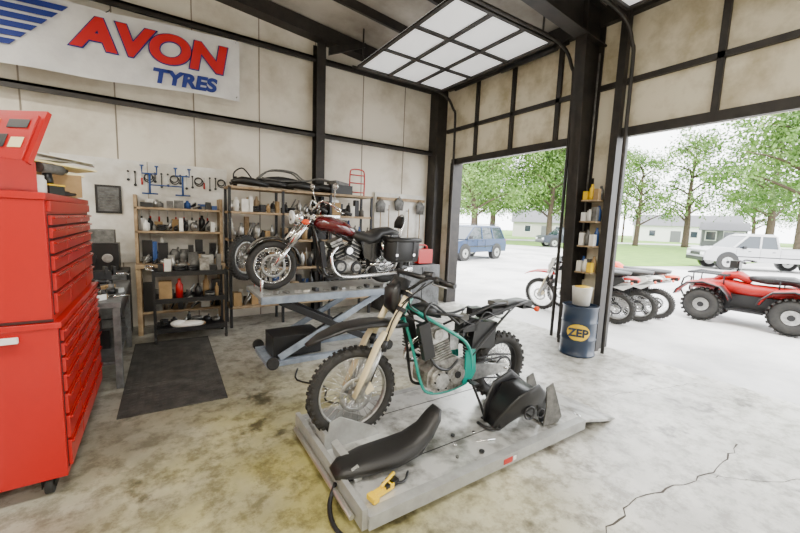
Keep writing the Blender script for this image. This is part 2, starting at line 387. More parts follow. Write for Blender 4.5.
b.obj('plastic_jar',(-.66,3.30,1.842))
# bench
b=B()
b.bb((-1.1,4.42,.82),(-.34,5.85,.88),M['bench'])
for x in (-1.06,-.38):
    for y in (4.46,5.81): b.bb((x-.03,y-.03,0),(x+.03,y+.03,.82),M['bench'])
b.bb((-1.06,4.45,.25),(-.38,5.82,.28),M['bench']); b.bb((-.36,4.45,.72),(-.34,5.82,.82),M['dark'])
b.obj('steel_workbench',bevel=.004)
b=B()
b.cyl((0,0,0),(0,0,.05),.09,M['dark']); b.box((0,0,.1),(.1,.2,.1),M['dark']); b.box((0,.13,.15),(.14,.03,.1),M['dark']); b.box((0,.05,.15),(.14,.03,.1),M['dark']); b.cyl((0,.1,.1),(0,.26,.1),.015,M['chrome']); b.cyl((-.09,.26,.1),(.09,.26,.1),.007,M['chrome'])
b.obj('bench_vise',(-.62,5.68,.88),rz=-1.3)
b=B()
for i in range(60):
    x,y=random.uniform(-.28,.33),random.uniform(-.5,.45); a=random.random()*3
    if i%3==0: b.box((x,y,.025),(random.uniform(.06,.16),random.uniform(.05,.1),.05),random.choice([M['card'],M['dark'],M['black'],M['white'],M['grey'],M['alu']]),(0,0,a))
    elif i%3==1: b.cyl((x,y,.0),(x,y,random.uniform(.05,.15)),random.uniform(.02,.04),random.choice([M['white'],M['dark'],M['grey'],M['black'],M['alu']]))
    else: b.cyl((x,y,.012),(x+.15*math.cos(a),y+.15*math.sin(a),.012),.009,M['chrome'],n=8)
b.obj('bench_hand_tools',(-.72,5.0,.88))
b=B()
for i in range(10): b.box((-.75+random.uniform(-.2,.2),4.6+i*.12,.36+.02*(i%2)),(random.uniform(.2,.35),.1,.16+.04*(i%2)),random.choice([M['dark'],M['black'],M['grey'],M['card'],M['bikered']]))
b.obj('parts_bins_under_bench',(0,0,0))
b=B()
b.bb((-1.3,6.2,0),(-.38,6.7,.95),M['dark']); b.bb((-1.28,6.18,.1),(-.4,6.2,.9),M['bench'])
for z in (.3,.5,.7): b.bb((-1.28,6.17,z),(-.4,6.185,z+.015),M['black'])
b.bb((-1.0,6.3,.95),(-.48,6.6,1.32),M['black']); b.cyl((-.8,6.28,1.12),(-.8,6.3,1.12),.09,M['dark']); b.cyl((-.6,6.28,1.12),(-.6,6.3,1.12),.06,M['alu'])
b.bb((-1.0,6.34,1.32),(-.52,6.56,1.5),M['grey'])
b.obj('parts_washer_cabinet',bevel=.005)
b=B(); b.bb((-.75,6.79,1.72),(-.45,6.812,2.12),M['black']); b.bb((-.72,6.783,1.75),(-.48,6.792,2.09),M['bench']); 
for k in range(7): b.bb((-.70,6.78,1.79+k*.042),(-.5-.03*(k%3),6.784,1.80+k*.042),M['grey'])
b.obj('wall_chart_frame')
b=B()
for i in range(16):
    x=-.36+i*.082; h=.12+.07*((i*7)%4)/3
    if i%4==3: b.torus((x,6.785,2.28),.05,.008,M['black'],'Y',n=20,k=6); b.torus((x+.005,6.77,2.26),.06,.008,M['dark'],'Y',n=20,k=6)
    elif i%5==2: b.box((x,6.80,2.30),(.012,.008,.08),M['alu']); b.cyl((x,6.80,2.26),(x,6.80,2.16),.012,M['bikered'],n=10)
    else: b.box((x,6.80,2.34-h/2),(.014,.008,h),M['dark'] if i%3 else M['alu']); b.cyl((x,6.795,2.34),(x,6.808,2.34),.016,M['dark'],n=10); b.cyl((x,6.795,2.34-h),(x,6.808,2.34-h),.02,M['dark'],n=10)
for i in range(9):
    x=-.22+i*.11; b.box((x,6.80,1.74),(.012,.008,.10),M['alu']); b.cyl((x,6.80,1.70),(x,6.80,1.61),.012,M['bikered'] if i%3 else M['black'],n=10)
b.obj('hanging_wrenches_and_screwdrivers')
b=B(); b.box((0,0,.006),(.86,2.12,.012),M['mat'])
for i in range(14):
    for j in range(34): b.box((-.39+.06*i,-1.0+.0607*j,.013),(.035,.035,.003),M['mat'])
b.obj('rubber_floor_mat',(.09,4.8,0),rz=math.radians(-1))
b=B(); b.bb((-1.2,6.815,1.0),(.96,6.845,2.5),M['peg']); b.bb((-.13,6.812,1.0),(-.12,6.82,2.5),M['seam']); b.obj('trim_white_wall_panel')
def stuff(b,x0,x1,y0,y1,z,hmax,pal):
    x=x0+.01
    while x<x1-.05:
        w=random.uniform(.05,.17); m=random.choice(pal); k=random.random(); h=random.uniform(.35,1)*hmax
        w=min(w,x1-x-.01); y=random.uniform(y0+.06,y1-.07)
        if k<.33: b.box((x+w/2,y,z+h/2),(w*.92,random.uniform(.08,.14),h),m)
        elif k<.56:
            r_=min(w/2,.045); b.lathe([(r_,0),(r_,h*.7),(r_*.45,h*.82),(r_*.4,h)],(x+w/2,y,z),m,n=14)
        elif k<.70:
            for q in range(3): b.torus((x+w/2,y,z+.02+.03*q),min(w/2.4,.07),.016,random.choice([M['black'],M['dark'],M['grey']]),'Z',n=18,k=6)
        elif k<.86:
            b.ell((x+w/2,y,z+h*.35),(w*.48,.07,h*.35),random.choice([M['grey'],M['dark'],M['black'],M['engine']])); b.cyl((x+w*.3,y-.02,z),(x+w*.8,y+.03,z+h*.8),.014,M['grey'],n=8)
        else:
            for q in range(4): b.cyl((x+w*.2,y-.06+.03*q,z+.015),(x+w*.9,y-.05+.03*q,z+h*random.uniform(.2,.9)),.012,random.choice([M['dark'],M['alu'],M['engine']]),n=8)
        x+=w+random.uniform(.0,.008)
G_=M['grey']
pal=[M['peg'],M['black'],M['card'],M['dark'],G_,G_,M['engine'],M['alu'],M['black'],M['card'],M['dark'],M['blue'],M['bikered'],M['wood']]
palw=[M['peg'],M['black'],M['white'],M['dark'],G_,M['card'],M['alu'],M['black'],M['blue']]
b=B()
for z in (1.46,1.8): b.bb((-.3,6.45,z),(.84,6.8,z+.03),M['wood'])
for x in (-.28,.82): b.bb((x-.02,6.45,1.02),(x+.02,6.8,2.0),M['wood'])
b.bb((-.3,6.25,.97),(.84,6.8,1.02),M['wood'])
for x in (-.27,.81):
    for y in (6.3,6.75): b.bb((x-.03,y-.03,0),(x+.03,y+.03,.97),M['wood'])
b.bb((-.3,6.3,.3),(.84,6.78,.33),M['wood'])
b.obj('wall_workbench_with_shelves',bevel=.003)
b=B()
for _ in range(2):
    for (z,h) in ((1.83,.13),(1.49,.26),(1.02,.38)): stuff(b,-.24,.78,6.46+.15*_,6.63+.15*_,z,h,palw)
stuff(b,-.24,.78,6.27,6.42,1.02,.2,pal)
stuff(b,-.24,.78,6.3,6.5,.331,.5,pal); b.obj('bench_supplies')
b=B()
for x in (0,.42):
    b.cyl((x-.1,0,.012),(x+.1,0,.012),.012,M['blue']); b.cyl((x,0,.0),(x,0,.3),.014,M['blue']); b.tube([(x-.09,0,.4),(x-.09,0,.3),(x+.09,0,.3),(x+.09,0,.4)],.012,M['blue'],sub=1); b.box((x-.09,0,.41),(.05,.04,.02),M['blue']); b.box((x+.09,0,.41),(.05,.04,.02),M['blue'])
    b.cyl((x,0,.1),(x,.08,.1),.01,M['blue'],n=8)
b.cyl((0,0,.14),(.42,0,.14),.01,M['blue'])
b.obj('wheel_truing_stand',(-.10,6.68,2.02))
b=B()
for z in (.14,.55,.92): b.bb((-.1,5.75,z),(.78,6.18,z+.025),M['dark']); 
for z in (.165,.575,.945):
    b.bb((-.1,5.75,z),(.78,5.76,z+.04),M['dark']); b.bb((-.1,6.17,z),(.78,6.18,z+.04),M['dark'])
for x in (-.09,.77):
    for y in (5.76,6.17):
        b.bb((x-.015,y-.015,.1),(x+.015,y+.015,1.0),M['dark']); b.cyl((x-.015,y,.05),(x+.015,y,.05),.05,M['rubber']); b.bb((x-.02,y-.01,.05),(x-.016,y+.01,.12),M['alu'])
b.tube([(-.09,5.76,1.0),(-.17,5.8,1.02),(-.17,6.13,1.02),(-.09,6.17,1.0)],.012,M['chrome'])
b.obj('service_cart')
b=B()
for _ in range(2): stuff(b,-.05,.74,5.79+.17*_,5.95+.17*_,.95,.26,pal); stuff(b,-.05,.74,5.79+.17*_,5.95+.17*_,.58,.32,[M['black'],M['dark'],G_,M['card'],M['bikered'],M['peg']])
stuff(b,-.05,.74,6.0,6.14,.17,.3,[M['black'],M['dark'],G_,M['grey']])
b.obj('cart_supplies')
b=B(); b.ell((0,0,.05),(.2,.09,.05),M['peg']); b.ell((.1,.02,.04),(.12,.07,.04),M['card']); b.ell((-.12,.0,.07),(.1,.06,.05),M['white']); b.obj('shop_rags',(.3,5.86,.166))
b=B()
for z in (.3,.9,1.36,1.79,2.17): b.bb((.88,6.14,z),(3.35,6.6,z+.035),M['wood'])
for x in (.9,1.7,2.52,3.33):
    for y in (6.16,6.58): b.bb((x-.02,y-.02,0),(x+.02,y+.02,2.2),M['dark'])
b.obj('storage_shelving',bevel=.003)
b=B()
for z,h in ((.335,.5),(.935,.39),(1.395,.36),(1.825,.31)):
    for a,c in ((.93,1.67),(1.73,2.49),(2.55,3.3)):
        for _ in range(2): stuff(b,a,c,6.17+.2*_,6.37+.2*_,z,h,pal)
b.obj('shelf_supplies')
b=B()
for i in range(4):
    x=.95+i*.42; y=6.3+.05*(i%2)
    b.sweep([(x,y,.07),(x+.15,y,.10),(x+.3,y,.09),(x+.55,y,.05)],[(.05,.03),(.1,.06),(.11,.06),(.06,.03)],M['vinyl'])
b.tube([(.95,6.45,.05),(1.3,6.48,.12),(1.7,6.45,.18),(2.1,6.46,.14),(2.6,6.45,.05)],[.025,.03,.05,.05,.04],M['dark'])
b.tube([(1.02,6.4,.0),(1.0,6.4,.2),(1.12,6.42,.3),(1.2,6.4,.24),(1.3,6.4,.1)],.012,M['black']); b.cyl((1.02,6.4,.0),(1.02,6.4,.16),.03,M['dark'])
b.box((2.76,6.36,.08),(.4,.3,.16),M['black']); b.box((2.74,6.36,.19),(.3,.25,.06),M['grey'],(0,.1,.3))
for s in (-1,1): # bare motorcycle frame lying on the pile
    b.tube([(1.35,6.36+.07*s,.16),(1.55,6.36+.07*s,.30),(1.9,6.36+.07*s,.30),(2.1,6.36+.07*s,.18),(2.35,6.36+.07*s,.24),(2.55,6.36+.05*s,.22)],.014,M['grey'],n=8)
    b.tube([(1.4,6.36+.07*s,.17),(1.7,6.36+.07*s,.14),(2.1,6.36+.07*s,.18)],.012,M['grey'],n=8)
for x in (1.55,1.9,2.1): b.cyl((x,6.29,.30 if x<2 else .18),(x,6.43,.30 if x<2 else .18),.012,M['grey'],n=8)
b.obj('motorcycle_seats_frames_and_exhausts',(0,0,2.207))
b=B()
b.tube([(0,0,0),(0,0,.42),(.06,0,.5),(.24,0,.5),(.3,0,.42),(.3,0,0)],.014,M['bikered'])
for z in (.08,.25,.4): b.cyl((0,0,z),(.3,0,z),.012,M['bikered'],n=8)
b.bb((-.02,-.18,0),(.32,0,.012),M['bikered'])
b.obj('red_hand_truck',(3.04,6.5,2.206))
b=B(); b.torus((0,0,0),.29,.045,M['rubber'],'Y',n=44,k=10,rw=.05); 
for i in range(40):
    a=2*math.pi*i/40; b.box((.33*math.cos(a),0,.33*math.sin(a)),(.02,.08,.02),M['rubber'],(0,-a,0))
b.torus((0,0,0),.23,.012,M['alu'],'Y',n=40,k=8,rw=.03)
for i in range(24):
    a=2*math.pi*i/24; b.cyl((.03*math.cos(a+.4),0,.03*math.sin(a+.4)),(.23*math.cos(a),0,.23*math.sin(a)),.002,M['chrome'],n=5)
b.cyl((0,-.06,0),(0,.06,0),.035,M['alu'])
b.cyl((0,.05,.245),(0,.2,.245),.008,M['dark'],n=6)
b.obj('spare_motorcycle_wheel',(1.06,5.87,1.14),rz=math.radians(40))
b=B()
b.bb((3.75,6.8,1.0),(5.05,6.84,2.35),M['peg']); b.bb((3.8,6.76,2.2),(5.0,6.8,2.26),M['wood'])
b.obj('trim_corner_wall_board')
b=B()
for i,x in enumerate((3.85,4.05,4.3,4.55,4.85)):
    h=[2.24,2.1,2.3,2.05,2.24][i]
    b.cyl((x,6.72,.35),(x,6.72,h),.012,M['wood'],n=8); b.box((x,6.72,.3),(.2,.06,.1),[M['black'],M['bikered'],M['black'],M['black'],G_][i]); b.bb((x-.09,6.7,.12),(x+.09,6.74,.26),M['card'])
    b.cyl((x,6.72,2.0),(x,6.8,2.0),.008,M['dark'],n=6)
    if i%2==0: b.sweep([(x,6.72,h-.02),(x,6.72,h-.12),(x,6.72,h-.3)],[(.02,.01),(.12,.015),(.1,.015)],G_,side=(1,0,0),n=10)
b.obj('hanging_brooms_and_shovels')
b=B()
b.bb((3.6,6.05,0),(4.95,6.55,.9),M['bench']); 
for x in (4.05,4.5): b.bb((x-.005,6.04,.05),(x+.005,6.06,.86),M['black'])
b.obj('low_steel_cabinet',bevel=.006)
b=B()
b.box((0,0,.16),(.36,.3,.3),M['bikered']); b.tube([(-.14,0,.3),(-.1,0,.38),(.1,0,.38),(.14,0,.3)],.015,M['bikered']); b.cyl((.12,.05,.3),(.12,.05,.36),.03,M['black'])
b.obj('red_fuel_can',(4.6,6.25,.91),bevel=.02)
b=B(); stuff(b,3.65,4.35,6.1,6.3,.905,.34,palw); stuff(b,3.65,4.35,6.3,6.5,.905,.5,palw); b.obj('cleaner_bottles')
# ---------------------------------------------------------------- column shelf and drum
b=B()
for z in (1.12,1.5,1.85,2.15): b.bb((5.12,2.9,z),(5.37,3.14,z+.02),M['wood'])
for y in (2.9,3.135): b.bb((5.35,y-.008,1.0),(5.38,y+.008,2.5),M['dark'])
b.obj('narrow_wall_shelf')
b=B(); 
for z in (1.14,1.52,1.87,2.17):
    for q in range(2):
        y=2.94
        for k in range(3):
            m=random.choice([M['peg'],M['yellow'],M['card'],M['peg'],M['white'],G_,M['blue']]); h=random.uniform(.13,.27)
            if (k+q)%2: b.lathe([(.034,0),(.034,h*.7),(.018,h*.85),(.016,h)],(5.17+.09*q,y,z+.001),m,n=14)
            else: b.box((5.17+.09*q,y,z+.001+h*.4),(.07,.065,h*.8),m)
            y+=.078
b.obj('spray_cans_and_bottles')
b=B()
pr=[(.0,0),(.225,0),(.235,.01),(.235,.03),(.225,.04),(.225,.22),(.234,.235),(.225,.25),(.225,.46),(.234,.475),(.225,.49),(.225,.68),(.235,.69),(.235,.70),(.22,.70),(.215,.685),(0,.685)]
b.lathe(pr,(0,0,0),M['drum'],n=40)
DX,DY=4.93,2.88
dr=b.obj('steel_drum',(DX,DY,0))
b=B(); n=24
ang0=math.atan2(-DY,-DX)
def lab(a,z,rr): return (rr*math.cos(a),rr*math.sin(a),z)
vs=[];fs=[]
for k,q in enumerate((0,.35,.7,1)):
    for i in range(n):
        t=2*math.pi*i/n; vs.append(lab(ang0+.66*q*math.cos(t),.35+.115*q*math.sin(t),.231))
for k in range(3):
    for i in range(n): fs.append((k*n+i,k*n+(i+1)%n,(k+1)*n+(i+1)%n,(k+1)*n+i))
b.add(vs,fs,M['yellow'])
lb=b.obj('drum_label',parent=dr)
o=text('ZEP','drum_lettering',(0,0,0),.15,M['drum'],None,.006,1.0,shear=0)
o.data.align_x='CENTER'; o.parent=dr; o.location=(.240*math.cos(ang0),.240*math.sin(ang0),.30); o.rotation_euler=(math.pi/2,0,ang0+math.pi/2)
b=B(); b.lathe([(.11,0),(.13,.24),(.135,.25)],(0,0,0),M['peg']); b.lathe([(.1,.2501),(.1,.258),(.04,.27)],(0,0,0),M['yellow']); b.obj('yellow_top_bucket',(DX,DY,.702))
# ---------------------------------------------------------------- bikes
def wheel(b,c,R,tr,rim,n=32,disc=.12,knob=True,tw=None,side=1,hub=None):
    c=V(c);tw=tw or tr
    b.torus(c,R-tr,tr*.92,M['rubber'],'Y',n=56,k=12,rw=tw)
    if knob:
        for i in range(50):
            a=2*math.pi*i/50
            for k,q in enumerate((-1.05,-.5,0,.5,1.05)):
                if (i+k)%2: continue
                rr=R-tr+tr*.95*math.cos(q); yy=tw*.98*math.sin(q)
                b.box(c+V((rr*math.cos(a),yy,rr*math.sin(a))),(.024,.02,R*.065),M['rubber'],(0,-a,0))
    ri=R-1.85*tr
    b.torus(c,ri,.012,rim,'Y',n=48,k=8,rw=tw*.62)
    hb=hub or M['alu']
    b.cyl(c+V((0,-.06,0)),c+V((0,.06,0)),.028,hb); b.cyl(c+V((0,-.045,0)),c+V((0,-.035,0)),.055,hb); b.cyl(c+V((0,.035,0)),c+V((0,.045,0)),.055,hb)
    for i in range(n):
        a=2*math.pi*i/n; a2=a+(.35 if i%2 else -.35); sd=.04 if (i//2)%2 else -.04
        b.cyl(c+V((.05*math.cos(a2),sd,.05*math.sin(a2))),c+V((ri*math.cos(a),0,ri*math.sin(a))),.0024,M['chrome'],n=5)
    if disc:
        y=.062*side
        b.torus(c+V((0,y,0)),disc,.017,M['alu'],'Y',n=36,k=6,rw=.002)
        for i in range(6):
            a=2*math.pi*i/6; b.cyl(c+V((.03*math.cos(a),y,.03*math.sin(a))),c+V((disc*math.cos(a+.3),y,disc*math.sin(a+.3))),.005,M['alu'],n=6)
def dirt_bike(name,rear,heading,z0,full=True,col=None,fender=None,frame=None,lean=0.,stand=True):
    b=B(); bk=M['black']; fr=frame or M['dark']; col=col or bk; fender=fender or bk
    fa=V((1.48,0,.345)); ra=V((0,0,.318))
    wheel(b,fa,.345,.042,M['alu'],36,.115,True,.042,1)
    wheel(b,ra,.318,.055,M['dark'] if not full else M['alu'],36,.1,True,.06,-1)
    for y in(-.1,.1):
        p0=V((1.48,y,.345)); p1=V((1.30,y,.70)); p2=V((1.08,y,1.10))
        b.cyl(p0,p1,.03,M['alu'],.031); b.cyl(p1,p2,.027,M['gold'] if not full else M['chrome']); b.cyl(p1-V((0,0,.03)),p1+V((-.02,0,.05)),.036,M['dark'])
        b.box((1.47,y,.35),(.06,.045,.09),M['alu'])
        b.sweep([p0+V((.035,0,.0)),p0+(p1-p0)*.5+V((.036,0,0)),p1+V((.036,0,.02)),p1+(p2-p1)*.28+V((.036,0,0))],[(.03,.008),(.038,.012),(.04,.013),(.034,.010)],M['gold'],n=12)
    for t in (.68,.95):
        q=V((1.30,0,.70))+(V((1.08,0,1.10))-V((1.30,0,.70)))*t
        b.box(q,(.06,.27,.035),M['dark'],(0,math.radians(-28),0))
    b.cyl((1.105,0,.87),(1.01,0,1.04),.032,fr)
    b.box((1.40,.085,.40),(.07,.03,.09),M['gold'],(0,.5,0)); b.tube([(1.38,.1,.44),(1.3,.13,.7),(1.2,.13,.95),(1.0,.2,1.18)],.006,bk,n=6)
    hb=[(.90,-.41,1.185),(.99,-.22,1.22),(1.07,-.09,1.12),(1.07,.09,1.12),(.99,.22,1.22),(.90,.41,1.185)]
    b.tube(hb,.0125,M['dark'],sub=4); b.cyl((1.0,-.21,1.215),(1.0,.21,1.215),.02,bk)
    for s in (-1,1):
        b.cyl((.935,s*.30,1.197),(.897,s*.42,1.185),.021,bk); b.cyl((.96,s*.26,1.21),(.94,s*.30,1.20),.028,M['dark'])
        b.tube([(.98,s*.27,1.2),(1.02,s*.32,1.19),(.98,s*.43,1.18)],.006,M['alu'],n=6)
        b.tube([(1.0,s*.2,1.2),(1.08,s*.12,1.13),(1.05,s*.08,.98),(.9,s*.06,.9)],.007,bk,n=6)
        b.tube([(.97,s*.25,1.2),(1.12,s*.18,1.08),(1.14,s*.05,.95),(1.0,s*.1,.86),(.85,s*.05,.8)],.006,bk,n=6)
    b.box((1.10,0,1.15),(.07,.15,.09),bk,(0,-.4,0))
    b.cyl((.93,.2,1.23),(.97,.13,1.23),.03,bk)
    b.sweep([(1.04,0,.82),(1.15,0,.835),(1.28,0,.86),(1.42,0,.865),(1.58,0,.85),(1.74,0,.80),(1.84,0,.75)],[(.05,.02),(.08,.03),(.10,.028),(.105,.024),(.10,.02),(.075,.015),(.03,.008)],fender,n=16)
    for s in(-1,1):
        b.tube([(1.04,s*.03,.97),(.9,s*.085,.88),(.7,s*.12,.76),(.52,s*.13,.64),(.44,s*.12,.5),(.43,s*.11,.36),(.47,s*.1,.26)],.0145,fr,n=10)
        b.tube([(1.07,s*.02,.88),(.99,s*.045,.62),(.93,s*.08,.36),(.86,s*.1,.25),(.66,s*.1,.225),(.46,s*.1,.26)],.013,fr if s>0 else M['dark'],n=8)
        b.tube([(.58,s*.11,.74),(.3,s*.1,.82),(.02,s*.09,.88),(-.2,s*.07,.9)],.011,M['dark'])
        b.tube([(.44,s*.12,.5),(.2,s*.11,.7),(-.02,s*.09,.86)],.011,M['dark'])
        b.prism([(.5,.42),(.42,.27),(-.02,.285),(-.06,.318),(-.02,.35),(.38,.42)],s*.075,s*.105,M['alu'])
        b.prism([(.5,.56),(.40,.56),(.38,.36),(.44,.27),(.52,.27),(.5,.4)],s*.11,s*.125,fr)
        b.cyl((.46,s*.12,.29),(.46,s*.2,.285),.012,M['dark'])
        b.box((.46,s*.2,.292),(.06,.07,.014),M['dark'])
        b.box((.92,s*.12,.70),(.1,.05,.30),M['black'],(0,math.radians(14),0))
        for k in range(8): b.box((.975,s*.12,.60+k*.026),(.012,.04,.006),M['dark'])
    b.cyl((-.0,-.13,.318),(0,.13,.318),.012,M['chrome'])
    b.torus((0,.075,.318),.095,.012,M['dark'],'Y',n=30,k=6,rw=.003); b.torus((.5,.075,.36),.035,.01,M['dark'],'Y',n=20,k=6,rw=.006)
    b.tube([(0,.075,.425),(.25,.075,.41),(.5,.075,.403)],.008,M['dark'],n=6); b.tube([(0,.075,.212),(.25,.075,.26),(.5,.075,.318)],.008,M['dark'],n=6)
    e=M['engine']
    b.prism([(.46,.28),(.56,.235),(.80,.235),(.88,.30),(.88,.42),(.80,.50),(.60,.52),(.48,.46)],-.11,.11,e)
    b.cyl((.76,-.15,.35),(.76,.15,.35),.085,e,n=24); b.cyl((.76,-.16,.35),(.76,.16,.35),.065,M['alu'],n=24)
    b.cyl((.59,-.14,.37),(.59,.135,.37),.08,e,n=24); b.cyl((.59,-.15,.37),(.59,.145,.37),.03,M['dark'],n=16)
    for k in range(6): 
        a=k*math.pi/3; b.cyl((.76+.074*math.cos(a),.15,.35+.074*math.sin(a)),(.76+.074*math.cos(a),.162,.35+.074*math.sin(a)),.008,M['dark'],n=6)
    for k in range(8): b.box((.715+k*.008,0,.52+k*.021),(.18,.20,.010),e,(0,.25,0))
    b.box((.74,0,.585),(.145,.16,.19),e,(0,.25,0))
    b.box((.785,0,.715),(.19,.20,.09),M['alu'],(0,.25,0)); b.box((.80,0,.775),(.14,.15,.04),e,(0,.25,0)); b.cyl((.79,.09,.73),(.79,.12,.73),.045,e)
    b.cyl((.66,0,.66),(.54,0,.66),.035,M['dark']); b.box((.58,0,.63),(.09,.11,.14),M['alu']); b.cyl((.52,0,.66),(.44,0,.68),.055,bk)
    b.tube([(.86,-.03,.70),(.97,-.05,.62),(.97,-.1,.5),(.86,-.15,.44),(.7,-.17,.46),(.5,-.16,.56),(.3,-.15,.66)],.02,M['chrome'] if not full else M['dark'],n=10)
    b.tube([(.3,-.155,.66),(.2,-.16,.69),(-.18,-.17,.80)],[.03,.05,.05],M['alu'],n=14,sub=3)
    b.cyl((.37,0,.38),(.40,0,.76),.018,M['chrome']); 
    for k in range(8): b.torus((.373+.003*k,0,.45+k*.028),.038,.008,M['dark'] if not full else M['white'],'Z',n=18,k=6)
    b.box((.27,0,.66),(.26,.18,.24),bk,(0,-.1,0)); b.box((.44,.03,.76),(.16,.12,.1),bk); b.box((.14,.05,.86),(.14,.1,.06),M['dark'])
    b.tube([(.85,.06,.9),(.65,.1,.88),(.45,.06,.84),(.2,.08,.92),(0,.05,.92)],.014,bk,n=7); b.tube([(1.0,-.03,.95),(.8,-.06,.92),(.6,-.02,.86),(.4,-.05,.88)],.012,bk,n=7)
    b.tube([(.34,.1,.46),(.15,.1,.47),(-.05,.1,.44)],.01,bk)
    if stand: b.tube([(.44,.13,.3),(.40,.22,.12),(.385,.27,.015)],.012,M['dark'],n=8); b.box((.385,.28,.008),(.06,.04,.012),M['dark'])
    b.sweep([(.25,0,.80),(.05,0,.86),(-.12,0,.905),(-.25,0,.92),(-.35,0,.905)],[(.07,.014),(.095,.02),(.1,.025),(.085,.02),(.05,.012)],fender if full else bk,n=14)
    b.box((-.27,0,.885),(.12,.15,.07),bk); b.box((-.335,0,.885),(.02,.12,.05),M['tail'])
    for s in (-1,1): b.cyl((-.26,s*.06,.87),(-.27,s*.17,.87),.008,bk); b.ell((-.27,s*.18,.87),(.02,.03,.025),M['orange'])
    if not full:
        b.sweep([(1.10,0,.90),(1.17,0,.98),(1.17,0,1.10),(1.12,0,1.17)],[(.06,.03),(.09,.05),(.09,.05),(.05,.02)],bk,n=12)
        b.sweep([(.98,0,.93),(.86,0,.93),(.74,0,.88)],[(.05,.04),(.09,.055),(.07,.04)],bk,n=12)
        b.box((.52,.06,.83),(.1,.07,.05),M['grey'],(0,.3,0)); b.box((.3,-.03,.86),(.12,.08,.06),M['dark']); b.box((.05,0,.92),(.16,.1,.04),M['grey'])
        for s in(-1,1):
            b.tube([(.92,s*.13,.86),(.97,s*.16,.94),(.88,s*.12,1.0),(.74,s*.08,.92),(.6,s*.13,.8)],.011,bk,n=7)
            b.tube([(.88,s*.14,.56),(.82,s*.16,.48),(.7,s*.15,.44),(.6,s*.14,.5)],.012,bk,n=7)
            b.tube([(.6,s*.1,.86),(.42,s*.12,.78),(.3,s*.12,.88),(.1,s*.1,.8),(-.1,s*.09,.9)],.006,bk,n=6)
    if full:
        b.sweep([(1.0,0,.98),(.9,0,1.0),(.75,0,.98),(.6,0,.92),(.5,0,.88)],[(.07,.05),(.13,.12),(.15,.13),(.12,.09),(.07,.05)],col)
        b.sweep([(.78,0,1.04),(.6,0,.99),(.35,0,.97),(.05,0,.985),(-.2,0,1.0)],[(.05,.03),(.09,.045),(.12,.055),(.12,.05),(.09,.025)],M['vinyl'])
        for s in(-1,1):
            b.prism([(1.12,.93),(.78,1.0),(.66,.72),(.82,.62),(1.05,.68)],s*.15,s*.17,col)
            b.prism([(.4,.88),(-.1,.95),(-.15,.88),(.25,.62),(.42,.66)],s*.12,s*.14,M['white'] if col!=M['white'] else bk)
        b.prism([(1.13,1.2),(1.2,1.18),(1.3,.86),(1.22,.86)],-.11,.11,col); b.ell((1.27,0,.98),(.05,.085,.09),M['skinlamp'])
    o=b.obj(name,bevel=0); o.location=(rear[0],rear[1],z0); o.rotation_euler=(lean,0,heading) 
    return o
# ---------------------------------------------------------------- lift 1
b=B()
L0,L1,W0,W1,ZT=.92,3.02,1.62,2.86,.125
lb_=M['liftb']
b.bb((L0,W0,ZT-.02),(L1,W1,ZT),M['lift'])
for y in (W0,W1-.03):
    b.bb((L0,y,.045),(L1,y+.03,ZT+.004),lb_)
b.bb((L0,W0+.03,.045),(L0+.03,W1-.03,ZT-.02),lb_)
for x in (1.4,1.95,2.5): b.bb((x,W0+.03,.05),(x+.05,W1-.03,ZT-.02),lb_)
b.bb((L0+.1,W0+.1,0),(L1-.1,W0+.17,.05),M['dark']); b.bb((L0+.1,W1-.17,0),(L1-.1,W1-.1,.05),M['dark'])
for y in (W0+.32,W1-.32): b.bb((L0,y-.004,ZT),(L1,y+.004,ZT+.002),M['dark'])
b.bb((L0,W0+.03,ZT),(L1,W0+.07,ZT+.003),lb_); b.bb((L0,W1-.07,ZT),(L1,W1-.03,ZT+.003),lb_)
b.prism([(L1,ZT),(L1+.03,ZT),(L1+.50,.010),(L1+.50,0),(L1+.42,0),(L1,ZT-.02)],W0+.0,W1-.1,M['lift'])
for y in (W0+.06,W1-.2): b.cyl((L1+.02,y,ZT-.01),(L1+.02,y+.06,ZT-.01),.014,M['chrome'],n=10)
b.bb((L0-.035,W0+.02,.045),(L0,W1-.02,ZT+.045),lb_)
b.cyl((L0-.06,W0+.1,.08),(L0-.06,W1-.1,.08),.018,M['steelbright'],n=10)
for y in (2.31,2.48): b.prism([(.93,ZT),(1.38,ZT),(1.33,ZT+.07),(1.05,ZT+.22),(.97,ZT+.20)],y,y+.012,lb_)
b.bb((.93,2.31,ZT),(.96,2.49,ZT+.12),lb_)
b.box((.985,2.08,ZT+.05),(.05,.34,.10),lb_,(0,-.25,0))
b.cyl((1.0,2.49,ZT+.1),(1.0,2.78,ZT+.1),.015,M['chrome']); b.cyl((1.0,2.78,ZT+.1),(1.0,2.8,ZT+.1),.05,M['dark'])
b.bb((2.0,W0-.004,.065),(2.09,W0,.105),M['bikered']); b.bb((2.1,W0-.004,.07),(2.13,W0,.10),M['white'])
b.tube([(.88,2.0,.10),(.80,1.9,.05),(.78,1.75,.02),(.84,1.6,.015)],.014,M['dark'])
b.obj('motorcycle_lift_table',bevel=.003)
dirt_bike('dirt_bike',(2.66,2.32),math.pi-math.radians(3),ZT+.004,full=False,frame=M['teal'],lean=0)
b=B()
b.sweep([(-.42,0,.035),(-.36,0,.05),(-.2,0,.06),(0,0,.065),(.14,0,.09),(.26,0,.16),(.33,0,.25),(.36,0,.31)],[(.06,.02),(.10,.04),(.13,.055),(.135,.06),(.115,.06),(.095,.05),(.08,.04),(.05,.018)],M['vinyl'],n=18)
b.sweep([(-.38,0,.015),(0,0,.02),(.18,0,.05),(.33,0,.17)],[(.08,.012),(.11,.014),(.10,.014),(.05,.012)],M['black'])
